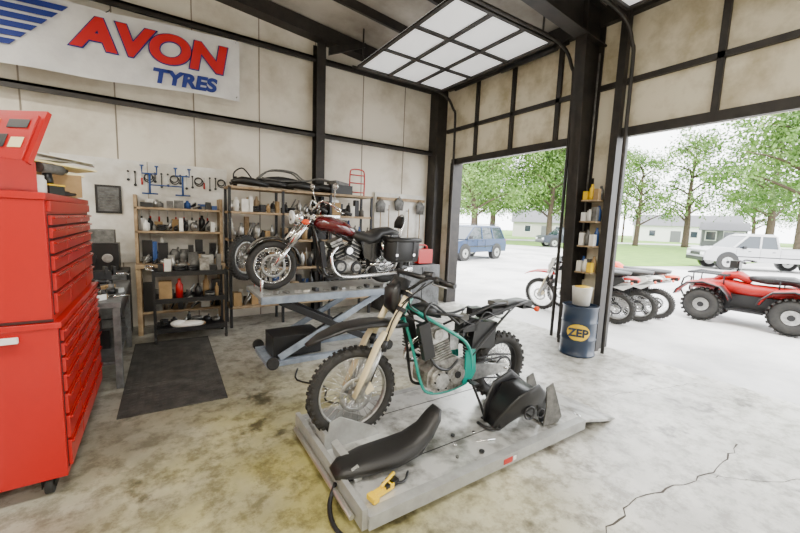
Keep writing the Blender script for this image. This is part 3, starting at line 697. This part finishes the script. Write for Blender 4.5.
b.obj('removed_motorcycle_seat',(1.28,1.98,ZT+.006),rz=math.radians(-4))
b=B()
for s in(-1,1):
    b.sweep([(-.22,s*.05,.02),(-.18,s*.10,.12),(-.06,s*.15,.24),(.08,s*.16,.3),(.18,s*.12,.22),(.24,s*.1,.03)],[(.012,.05),(.014,.07),(.016,.09),(.016,.09),(.014,.07),(.01,.05)],M['black'])
b.sweep([(-.24,0,.03),(-.16,0,.16),(-.02,0,.29),(.12,0,.31),(.22,0,.18)],[(.08,.01),(.11,.014),(.14,.016),(.13,.016),(.1,.01)],M['black'])
b.torus((.0,-.172,.17),.05,.008,M['dark'],'Y',n=24,k=6); b.torus((.13,-.165,.14),.035,.006,M['dark'],'Y',n=24,k=6)
b.prism([(.2,.0),(.36,.0),(.40,.05),(.34,.2),(.27,.36),(.2,.33),(.22,.16)],-.14,-.13,M['grey']); b.prism([(.2,.0),(.36,.0),(.40,.05),(.34,.2),(.27,.36),(.2,.33),(.22,.16)],.08,.09,M['grey'])
b.bb((.21,-.135,.0),(.35,.085,.012),M['grey'])
b.tube([(-.2,-.08,.03),(-.28,-.02,.02),(-.3,.08,.02)],.014,M['black'])
b.obj('removed_body_panel',(2.42,1.90,ZT+.006),rz=math.radians(-8))
b=B(); b.box((0,0,.02),(.15,.035,.035),M['yellow']); b.box((.09,.02,.02),(.06,.06,.035),M['black']); b.box((-.09,-.01,.02),(.04,.07,.03),M['yellow']); b.cyl((-.02,0,.045),(.12,.04,.05),.011,M['yellow']); b.tube([(.08,0,.02),(.16,-.02,.01),(.24,.03,.01)],.008,M['black']); b.box((.02,.0,.04),(.03,.05,.02),M['black'])
b.obj('yellow_ratchet_clamp',(1.08,1.745,ZT+.005),rz=.2)
b=B()
for i,(x,y) in enumerate([(1.7,1.78),(1.78,1.9),(1.9,1.74),(2.75,2.1),(2.1,2.7),(1.6,2.7),(2.02,1.95),(1.85,2.0)]):
    b.cyl((x,y,0),(x,y,.012),.012+.004*(i%3),random.choice([M['dark'],M['chrome'],M['grey']]),n=8)
b.cyl((1.95,1.85,.006),(2.1,1.8,.006),.006,M['chrome'],n=6)
b.obj('loose_bolts_and_sockets',(0,0,ZT+.004))
# ---------------------------------------------------------------- lift 2
b=B(); Z2=.86; l2=M['lift2']
b.bb((.92,4.2,Z2-.04),(2.95,5.02,Z2),M['liftb']); b.bb((.92,4.19,Z2-.08),(2.95,4.22,Z2+.004),l2); b.bb((.92,5.0,Z2-.08),(2.95,5.03,Z2),l2)
b.bb((1.0,4.28,0),(2.7,4.36,.06),l2); b.bb((1.0,4.86,0),(2.7,4.94,.06),l2); b.bb((1.0,4.36,0),(1.1,4.86,.05),l2); b.bb((2.6,4.36,0),(2.7,4.86,.05),l2)
for y in (4.3,4.88):
    for a,c in (((1.15,.09),(2.5,.78)),((2.5,.09),(1.15,.78))):
        dx=c[0]-a[0];dz=c[1]-a[1];L=math.hypot(dx,dz)
        b.box(((a[0]+c[0])/2,y+.02*(1 if dx>0 else -1),(a[1]+c[1])/2),(L,.03,.08),l2 if dx>0 else M['dark'],(0,-math.atan2(dz,dx),0))
    b.cyl((1.82,y-.04,.435),(1.82,y+.04,.435),.035,M['dark'])
b.cyl((1.4,4.6,.1),(2.1,4.6,.45),.05,M['dark']); b.cyl((2.1,4.6,.45),(2.3,4.6,.55),.025,M['chrome'])
for x in (1.05,2.6):
    for y in (4.22,4.98): b.cyl((x,y-.025,.07),(x,y+.025,.07),.07,M['rubber'])
b.cyl((.98,4.45,Z2),(.98,4.45,Z2+.16),.02,M['chrome']); b.cyl((.98,4.8,Z2),(.98,4.8,Z2+.16),.02,M['chrome'])
b.bb((1.1,4.4,.06),(1.7,4.8,.32),M['dark'])
b.obj('scissor_lift_table',bevel=.004)
b=B()
for i in range(16):
    x=1.0+i*.12; b.box((x,4.3+.03*(i%3),.012+.01*(i%2)),(.08,.05,.02+.02*(i%2)),random.choice([M['dark'],M['alu'],M['peg'],M['black'],G_]),(0,0,i))
b.obj('lift_hand_tools',(0,0,Z2+.005))
def cruiser(name,rear,heading,z0):
    b=B(); bk=mat('gloss_black',(.006,.006,.007),.15,coat=1); ch=M['chrome']; e=M['engine']
    fa=V((1.60,0,.31)); ra=V((0,0,.31))
    wheel(b,fa,.31,.05,ch,36,.13,False,.05,1); wheel(b,ra,.31,.07,ch,36,.12,False,.07,-1)
    for s in(-1,1):
        b.cyl(fa+V((0,s*.1,0)),(1.42,s*.1,.56),.036,ch); b.cyl((1.42,s*.1,.56),(1.13,s*.1,.95),.032,ch); b.cyl((1.42,s*.1,.56),(1.22,s*.1,.84),.045,ch)
        b.box(fa+V((0,s*.1,0)),(.08,.05,.09),ch)
    b.box((1.15,0,.91),(.07,.27,.03),ch,(0,-.6,0)); b.box((1.24,0,.79),(.07,.27,.03),ch,(0,-.6,0))
    b.ell((1.30,0,.90),(.1,.095,.095),ch,n=20); b.cyl((1.36,0,.90),(1.385,0,.90),.085,M['skinlamp'],n=24)
    for s in(-1,1): b.cyl((1.22,s*.1,.86),(1.25,s*.2,.86),.01,ch); b.ell((1.27,s*.22,.86),(.05,.035,.035),M['orange'])
    b.tube([(.78,-.40,.98),(.88,-.36,1.02),(1.05,-.2,1.12),(1.12,-.08,1.02),(1.12,.08,1.02),(1.05,.2,1.12),(.88,.36,1.02),(.78,.40,.98)],.015,ch)
    for s in(-1,1):
        b.cyl((.88,s*.36,1.02),(.76,s*.41,.975),.022,M['black']); b.tube([(.95,s*.3,1.07),(.97,s*.36,1.2),(.98,s*.38,1.27)],.007,ch); b.ell((.98,s*.40,1.30),(.025,.065,.04),ch)
        b.tube([(.92,s*.33,1.04),(.97,s*.38,1.03),(.88,s*.44,.99)],.007,ch,n=6)
        b.tube([(.98,s*.28,1.09),(1.15,s*.15,1.0),(1.15,s*.05,.85),(.95,s*.1,.7)],.007,M['black'],n=6)
    def arc(c,R,a0,a1,n=10): return [(c.x+R*math.cos(math.radians(a0+(a1-a0)*i/n)),0,c.z+R*math.sin(math.radians(a0+(a1-a0)*i/n))) for i in range(n+1)]
    b.sweep(arc(fa,.335,25,178),[(.075,.02)]*11,bk); b.sweep(arc(ra,.36,35,190),[(.1,.022)]*11,bk)
    b.box((-.36,0,.36),(.03,.1,.06),M['tail'])
    for s in(-1,1):
        b.tube([(1.12,0,.88),(1.02,s*.08,.45),(.92,s*.12,.16),(.5,s*.13,.13),(.3,s*.12,.3)],.02,bk); b.tube([(1.1,0,.85),(.7,s*.05,.66),(.35,s*.1,.55),(.0,s*.11,.45)],.02,bk)
        b.tube([(.32,s*.12,.3),(.0,s*.13,.31)],.022,ch); b.cyl((.02,s*.14,.34),(.16,s*.13,.62),.035,ch)
        b.box((.9,s*.24,.17),(.2,.1,.02),M['black']); b.cyl((.9,s*.1,.17),(.9,s*.2,.17),.012,ch)
        b.prism([(.48,.62),(.2,.62),(.16,.42),(.3,.34),(.42,.40)],s*.13,s*.15,bk)
    b.sweep([(1.10,0,.82),(1.02,0,.84),(.88,0,.83),(.72,0,.79),(.58,0,.73),(.5,0,.68)],[(.05,.05),(.12,.09),(.155,.105),(.15,.095),(.11,.065),(.06,.03)],M['maroon'],n=18,p=.9)
    b.box((.86,0,.93),(.22,.06,.03),ch)
    b.sweep([(.62,0,.73),(.5,0,.68),(.36,0,.64),(.24,0,.66),(.16,0,.74),(0,0,.76),(-.16,0,.74)],[(.06,.04),(.14,.08),(.18,.085),(.18,.09),(.15,.06),(.14,.06),(.08,.03)],M['vinyl'],n=16)
    b.tube([(-.14,-.1,.66),(-.22,-.1,.9),(-.24,0,1.0),(-.22,.1,.9),(-.14,.1,.66)],.01,ch); b.sweep([(-.18,0,.8),(-.2,0,.88),(-.22,0,.97)],[(.10,.02),(.12,.035),(.08,.02)],M['vinyl'])
    b.ell((.66,0,.28),(.24,.14,.15),e)
    for x,z,r_ in ((.76,.29,.085),(.53,.27,.075)): b.cyl((x,-.155,z),(x,.155,z),r_,M['dark'],n=24); b.cyl((x,-.162,z),(x,.162,z),r_*.62,e,n=20)
    for tilt,dx in((.42,.10),(-.42,-.10)):
        for k in range(10):
            h=.06+k*.024; b.box((.65+dx*.4+math.sin(tilt)*h*1.0,0,.34+math.cos(tilt)*h),(.17,.20,.010),M['dark'] if k%2 else e,(0,tilt,0))
        h=.28; b.box((.65+dx*.4+math.sin(tilt)*.17,0,.34+.155),(.12,.15,.22),M['dark'],(0,tilt,0)); b.box((.65+dx*.4+math.sin(tilt)*h,0,.34+math.cos(tilt)*h),(.17,.18,.07),e,(0,tilt,0))
    b.cyl((.65,-.2,.5),(.65,-.12,.5),.07,ch); b.cyl((.65,.12,.5),(.65,.17,.5),.065,M['dark']); b.cyl((.65,.17,.5),(.65,.175,.5),.045,ch)
    b.tube([(.80,-.1,.55),(.95,-.15,.45),(.85,-.18,.2),(.4,-.19,.2),(-.4,-.19,.24)],[.025,.025,.025,.04,.045],ch,n=12); b.tube([(.5,-.1,.55),(.42,-.16,.45),(.35,-.19,.32),(-.4,-.19,.33)],[.025,.025,.04,.045],ch,n=12)
    b.tube([(.78,.1,.55),(.9,.15,.42),(.8,.18,.18),(.4,.18,.16),(-.35,.18,.22)],[.022,.022,.022,.032,.036],ch,n=12)
    b.box((1.0,0,.45),(.06,.28,.34),M['dark'],(0,.15,0))
    for s in(-1,1):
        b.sweep([(-.36,s*.26,.52),(-.32,s*.27,.52),(.10,s*.27,.52),(.16,s*.26,.52)],[(.06,.12),(.095,.17),(.095,.17),(.06,.12)],M['vinyl'],n=16,p=.45)
        b.sweep([(-.36,s*.27,.66),(.16,s*.27,.66)],[(.105,.03),(.105,.03)],M['vinyl'],n=12,p=.5)
        for x in (-.24,.04): b.box((x,s*.365,.52),(.03,.01,.26),M['black']); b.box((x,s*.373,.46),(.035,.006,.035),ch)
    o=b.obj(name); o.location=(rear[0],rear[1],z0); o.rotation_euler=(math.radians(-3),0,heading); return o
cruiser('cruiser_motorcycle',(2.74,4.62),math.pi,Z2+.003)
b=B(); b.tube([(0,0,.01),(-.1,-.3,.01),(.1,-.6,.01),(.0,-.9,.01),(.25,-1.1,.01)],.01,M['black'],n=6); b.obj('air_hose',(1.3,4.1,0))
# ---------------------------------------------------------------- outside
b=B(); b.add([(5.6,-60,-.01),(160,-60,-.01),(160,140,-.01),(5.6,140,-.01)],[(0,1,2,3)],M['gravel']); b.add([(-60,7.05,-.01),(5.6,7.05,-.01),(5.6,140,-.01),(-60,140,-.01)],[(0,1,2,3)],M['gravel']); b.obj('ground_outside')
b=B(); b.add([(x,y,.0) for x,y in ((27,27),(30.9,20.5),(22,13),(19,9.4),(23.5,8.2),(34,7.4),(70,2),(150,-10),(150,120),(40,120))],[tuple(range(10))],M['grass']); b.obj('lawn')
b=B(); b.add([(x,y,.01) for x,y in ((34,34),(40,31),(90,12),(90,15.5),(42,35),(36,38))],[(0,1,2,3,4,5)],M['gravel']); b.obj('road')
def tree_mesh(name,h,rad,seed,nleaf=7000,sparse=1.):
    rnd=random.Random(seed); b=B()
    b.tube([(0,0,-.1),(.1,.05,h*.2),(-.1,.1,h*.45),(.1,0,h*.75)],[h*.028,h*.022,h*.016,h*.006],M['bark'],n=8)
    cl=[]
    for i in range(18):
        a=i*2.4+rnd.random(); z=h*(.2+.037*i); L=rad*(.95-.035*i)*rnd.uniform(.7,1.1)
        e=V((L*math.cos(a),L*math.sin(a),z+L*.45)); s=V((0,0,z))
        b.tube([s,s+(e-s)*.5+V((0,0,L*.08)),e],[h*.010,h*.006,h*.002],M['bark'],n=5,sub=3)
        for k in range(4): cl.append((s+(e-s)*rnd.uniform(.5,1.15)+V((rnd.gauss(0,.16),rnd.gauss(0,.16),rnd.gauss(0,.14)))*rad, rad*rnd.uniform(.14,.30)*sparse))
    for i in range(10): cl.append((V((rnd.gauss(0,.2)*rad,rnd.gauss(0,.2)*rad,h*rnd.uniform(.75,.99))),rad*.25*sparse))
    vs=[];fs=[]
    for i in range(nleaf):
        c,r_=cl[i%len(cl)]
        d=V((rnd.gauss(0,1),rnd.gauss(0,1),rnd.gauss(0,.8))); d=d.normalized()*r_*(.25+1.0*rnd.random()); p=c+d
        u=V((rnd.gauss(0,1),rnd.gauss(0,1),rnd.gauss(0,1))).normalized(); w=u.cross(V((rnd.gauss(0,1),rnd.gauss(0,1),rnd.gauss(0,1)))).normalized()
        q=h*rnd.uniform(.007,.014); o=len(vs); vs+=[p-u*q,p-w*q*.6,p+u*q,p+w*q*.6]; fs.append((o,o+1,o+2,o+3))
    b.add(vs,fs,M['leaf']); return b.obj(name)
T1=tree_mesh('tree',12,5,1,16000); T2=tree_mesh('tree',15,5.2,2,5200,.95)
T1.location=(27,28,0); T2.location=(55,19.5,0)
for i,(x,y,sc,w) in enumerate([(34,32,1.2,0),(39,27.5,1.15,0),(47,31,1.3,0),(49,22.5,.8,1),(57,12.5,1.1,1),(45,7.8,1.35,0),(38,39,1.2,1),(78,56,1.5,0),(88,46,1.5,1),(99,24,1.2,0),(104,12,1.3,0),(64,2,1.2,1),(54,62,1.5,0)]):
    o=bpy.data.objects.new('tree',(T1 if w==0 else T2).data); bpy.context.scene.collection.objects.link(o); o.location=(x,y,0); o.rotation_euler=(0,0,i*1.3); o.scale=(sc,sc,sc)
def tyre(b,x,y,R,w):
    s=1 if y>0 else -1
    b.cyl((x,y-w/2,R),(x,y+w/2,R),R,M['rubber'],n=28); b.cyl((x,y-w/2-.01,R),(x,y+w/2+.01,R),R*.62,M['alu'],n=24); b.cyl((x,y-w/2-.02,R),(x,y+w/2+.02,R),R*.2,M['dark'],n=12)
    for k in range(5):
        a=k*2*math.pi/5; b.box((x+.4*R*math.cos(a),y+s*(w/2+.008),R+.4*R*math.sin(a)),(.1*R,.012,.1*R),M['dark'])
def car(name,loc,rz,kind,m):
    b=B(); W=.9
    if kind=='suv':
        low=[(0,.4),(-.05,.7),(.02,1.0),(.1,1.08),(3.35,1.05),(4.35,.95),(4.6,.78),(4.62,.4)]
        b.prism(low,-W,W,m)
        b.loft([[V((x,y,1.05)) for x,y in ((.08,-.86),(3.65,-.86),(3.65,.86),(.08,.86))],[V((x,y,1.68)) for x,y in ((.35,-.70),(2.75,-.70),(2.75,.70),(.35,.70))]],M['glass'],smooth=False)
        b.loft([[V((x,y,1.66)) for x,y in ((.3,-.73),(2.8,-.73),(2.8,.73),(.3,.73))],[V((x,y,1.76)) for x,y in ((.45,-.66),(2.5,-.66),(2.5,.66),(.45,.66))]],m,smooth=False)
        for x,x2 in ((.12,.38),(1.2,1.25),(2.2,2.12),(3.58,2.75)):
            for s in(-1,1): b.cyl((x,s*.865,1.05),(x2,s*.71,1.68),.035,m,n=6)
        b.bb((.4,-.62,1.8),(2.3,-.58,1.83),M['dark']); b.bb((.4,.58,1.8),(2.3,.62,1.83),M['dark'])
        wx=(.9,3.65); R=.36
    else:
        b.prism([(0,.5),(0,.86),(5.45,.86),(5.5,.8),(5.52,.45),(5.0,.42)],-W-.02,W+.02,m)
        for s in(-1,1): b.bb((0,s*.92,.86),(2.3,s*.84,1.13),m)
        b.bb((0,-.92,.86),(.06,.92,1.12),m); b.bb((2.24,-.92,.86),(2.3,.92,1.13),m); b.bb((.06,-.84,.86),(2.24,.84,.875),M['dark'])
        b.prism([(2.3,.86),(2.3,1.13),(4.3,1.13),(5.3,1.05),(5.5,.95),(5.5,.86)],-W-.02,W+.02,m)
        b.loft([[V((x,y,1.12)) for x,y in ((2.4,-.88),(4.35,-.88),(4.35,.88),(2.4,.88))],[V((x,y,1.74)) for x,y in ((2.5,-.72),(3.7,-.72),(3.7,.72),(2.5,.72))]],M['glass'],smooth=False)
        b.loft([[V((x,y,1.72)) for x,y in ((2.42,-.75),(3.75,-.75),(3.75,.75),(2.42,.75))],[V((x,y,1.84)) for x,y in ((2.6,-.66),(3.5,-.66),(3.5,.66),(2.6,.66))]],m,smooth=False)
        for x,x2 in ((2.43,2.5),(3.2,3.12),(4.3,3.68)):
            for s in(-1,1): b.cyl((x,s*.885,1.12),(x2,s*.73,1.72),.05,m,n=6)
        wx=(1.0,4.5); R=.4
    for x in wx:
        for s in(-1,1):
            b.cyl((x,s*(W-.22),R+.04),(x,s*(W+.03),R+.04),R+.08,M['black'],n=28); tyre(b,x,s*(W-.09),R,.26)
    e=4.6 if kind=='suv' else 5.5
    for s in(-1,1):
        b.box((e,s*.68,.78),(.1,.3,.15),M['skinlamp']); b.box((0,s*.8,.9),(.1,.14,.3),M['tail']); b.box((e*.62+.5,s*1.0,1.15),(.12,.14,.14),M['dark'])
        b.box((e/2,s*(W+.015),.7),(e*.6,.02,.05),M['dark'])
        for x in (e*.48,e*.66): b.box((x,s*(W+.022),.97),(.12,.03,.03),M['dark'])
        for x in (e*.43,e*.58,e*.76): b.box((x,s*(W+.02),.85),(.012,.012,.5),M['dark'])
    b.box((e+.02,0,.5),(.1,1.7,.2),M['dark']); b.box((-.03,0,.5),(.1,1.7,.2),M['dark']); b.box((e+.02,0,.75),(.06,.9,.15),M['dark'])
    return b.obj(name,loc,rz,bevel=.04)
car('blue_minivan',(15.9,14.9,0),math.radians(190),'suv',M['suv'])
car('pickup_truck',(27.6,3.9,0),math.radians(133),'pickup',M['silver'])
car('pickup_truck',(34.5,19.2,0),math.radians(150),'pickup',M['carblk'])
def house(name,loc,rz,w,d,h,m):
    b=B(); b.bb((-w/2,-d/2,0),(w/2,d/2,h),m); b.prism([(-d/2-.4,h),(d/2+.4,h),(0,h+d*.28)],-w/2-.3,w/2+.3,M['roofing'],'yz')
    for x in (-w*.3,w*.1,w*.32): b.bb((x-.5,-d/2-.05,1),(x+.5,-d/2,2.1),M['glass']); b.bb((x-.6,-d/2-.04,.9),(x+.6,-d/2-.01,2.2),M['white'])
    b.bb((-w*.12,-d/2-.06,0),(-w*.02,-d/2,2.1),M['roofing']); return b.obj(name,loc,rz)
house('house',(62,44,0),math.radians(-50),13,8,2.7,M['siding'])
house('house',(86,31,0),math.radians(-70),16,8,3,M['white'])
house('garden_shed',(64,18.5,0),math.radians(-70),4.5,4,2.3,M['roofing'])
b=B(); b.cyl((0,0,0),(0,0,9),.14,M['bark'],.1,n=10); b.box((0,0,8.4),(.1,2.2,.12),M['bark']); b.obj('utility_pole',(58,28.5,0))
def atv(name,loc,rz,sc=1.):
    b=B(); c=M['atvred']
    for x in(0,1.22):
        for s in(-1,1):
            R=.31; cc=V((x,s*.42,R)); b.torus(cc,R-.1,.1,M['rubber'],'Y',n=32,k=10,rw=.12)
            for i in range(22):
                a=2*math.pi*i/22
                for y in (-.06,.06): b.box(cc+V(((R-.006)*math.cos(a+(.14 if y>0 else 0)),y,(R-.006)*math.sin(a+(.14 if y>0 else 0)))),(.03,.09,.045),M['rubber'],(0,-a,0))
            b.cyl(cc+V((0,-.08,0)),cc+V((0,.08,0)),.125,M['alu'],n=20); b.cyl(cc+V((0,-.1,0)),cc+V((0,.1,0)),.05,M['dark'])
        b.cyl((x,-.4,.31),(x,.4,.31),.03,M['dark'])
        for s in(-1,1):
            P_=[(x-.40,s*.40,.46),(x-.36,s*.40,.56),(x-.24,s*.38,.70),(x,s*.36,.76),(x+.24,s*.38,.71),(x+.38,s*.40,.56),(x+.42,s*.40,.46)]; S_=[(.13,.012),(.16,.016),(.18,.02),(.2,.024),(.18,.02),(.16,.016),(.13,.012)]
            b.sweep(P_,S_,c); b.sweep([(p[0]+(p[0]-x)*.06,p[1]+s*.07,p[2]-.012) for p in P_],[(w_*.75,h_) for w_,h_ in S_],M['black'])
        for y in (-.33,-.22,-.11,0,.11,.22,.33): b.cyl((x-.3,y,.90),(x+.28,y,.90),.014,M['black'],n=6)
        b.tube([(x-.3,-.38,.90),(x+.28,-.38,.90),(x+.28,.38,.90),(x-.3,.38,.90)],.02,M['black'],closed=True,sub=1)
        for dx in(-.25,.22):
            for s in(-1,1): b.cyl((x+dx,s*.25,.68),(x+dx,s*.28,.90),.012,M['dark'],n=6)
    b.sweep([(-.3,0,.62),(.1,0,.66),(.6,0,.62),(1.0,0,.7),(1.5,0,.62)],[(.22,.08),(.25,.1),(.16,.14),(.22,.12),(.2,.06)],c)
    b.sweep([(-.15,0,.80),(.1,0,.88),(.4,0,.86),(.65,0,.86)],[(.14,.05),(.17,.08),(.16,.08),(.1,.05)],M['vinyl'])
    b.sweep([(.62,0,.80),(.8,0,.90),(1.0,0,.88),(1.15,0,.78)],[(.1,.06),(.14,.08),(.15,.08),(.1,.04)],c)
    b.bb((.2,-.2,.25),(.95,.2,.55),M['dark']); b.bb((.35,-.45,.27),(.85,.45,.31),M['black'])
    b.cyl((1.0,0,.6),(.82,0,1.02),.025,M['dark']); b.tube([(.70,-.38,1.16),(.8,-.2,1.18),(.83,0,1.08),(.8,.2,1.18),(.70,.38,1.16)],.016,M['dark'])
    for s in(-1,1): b.cyl((.72,s*.33,1.165),(.68,s*.43,1.155),.022,M['black'])
    b.box((.88,0,1.10),(.14,.22,.14),M['black'])
    b.tube([(1.5,-.25,.3),(1.62,-.25,.5),(1.6,-.25,.75),(1.6,.25,.75),(1.62,.25,.5),(1.5,.25,.3)],.016,M['dark'],sub=2)
    for s in(-1,1): b.ell((1.47,s*.2,.66),(.05,.07,.05),M['skinlamp'])
    b.tube([(.2,-.22,.5),(-.1,-.25,.55),(-.4,-.22,.58)],[.03,.06,.06],M['dark'])
    for s in(-1,1): b.tube([(.05,s*.3,.3),(.3,s*.2,.4),(.3,s*.15,.6)],.02,M['dark'],n=6); b.cyl((1.15,s*.3,.33),(1.05,s*.2,.7),.03,M['dark'],n=8)
    o=b.obj(name,loc,rz); o.scale=(sc,sc,sc); return o
atv('quad_atv',(9.85,1.62,0),math.radians(94),1.06)
dirt_bike('parked_dirt_bike',(7.22,3.50),math.radians(101),0,True,M['white'],M['bikered'],lean=math.radians(-9))
dirt_bike('parked_dirt_bike',(7.85,3.40),math.radians(102),0,True,M['bikered'],M['white'],lean=math.radians(-9))
dirt_bike('parked_dirt_bike',(8.45,3.35),math.radians(103),0,True,M['orange'],M['orange'],lean=math.radians(-9))
def crack(pts,w):
    b=B(); P=[]
    for i in range(len(pts)-1):
        for k in range(10):
            t=k/10; P.append(V((pts[i][0]+(pts[i+1][0]-pts[i][0])*t+random.uniform(-.018,.018),pts[i][1]+(pts[i+1][1]-pts[i][1])*t+random.uniform(-.018,.018),.001)))
    vs=[];fs=[]
    for p in P:
        q=w*random.uniform(.4,1.2); vs+=[p+V((0,q,0)),p-V((0,q,0))]
    for i in range(len(P)-1): fs.append((2*i,2*i+1,2*i+3,2*i+2))
    b.add(vs,fs,M['crack']); b.obj('floor_crack')
crack([(2.0,.95),(2.6,1.0),(3.3,.85),(4.1,.86)],.006)
crack([(3.3,.85),(3.6,.6),(4.2,.3)],.003)
crack([(4.0,1.9),(4.6,1.75),(5.35,1.55)],.003)
# ---------------------------------------------------------------- light
w=bpy.data.worlds.new('World'); bpy.context.scene.world=w; w.use_nodes=True
bg=w.node_tree.nodes['Background']; bg.inputs['Color'].default_value=(.96,.98,1,1); bg.inputs['Strength'].default_value=9.5
sl=bpy.data.lights.new('Sun','SUN'); sl.energy=4; sl.angle=math.radians(12); sl.color=(1,.96,.88)
so=bpy.data.objects.new('Sun',sl); bpy.context.scene.collection.objects.link(so); so.rotation_euler=(math.radians(28),math.radians(-20),0)
# ---------------------------------------------------------------- camera
H=1.75
R=Matrix.Rotation(math.radians(-33.1),3,'Z')@Matrix.Rotation(math.pi/2-math.radians(6.8),3,'X')@Matrix.Rotation(math.radians(2.2),3,'Z')
cam=bpy.data.cameras.new('Camera'); cam.sensor_width=36; cam.lens=370/800*36; cam.clip_end=500; cam.clip_start=.05
co=bpy.data.objects.new('Camera',cam); bpy.context.scene.collection.objects.link(co)
m4=R.to_4x4(); m4.translation=(0,0,H); co.matrix_world=m4
bpy.context.scene.camera=co
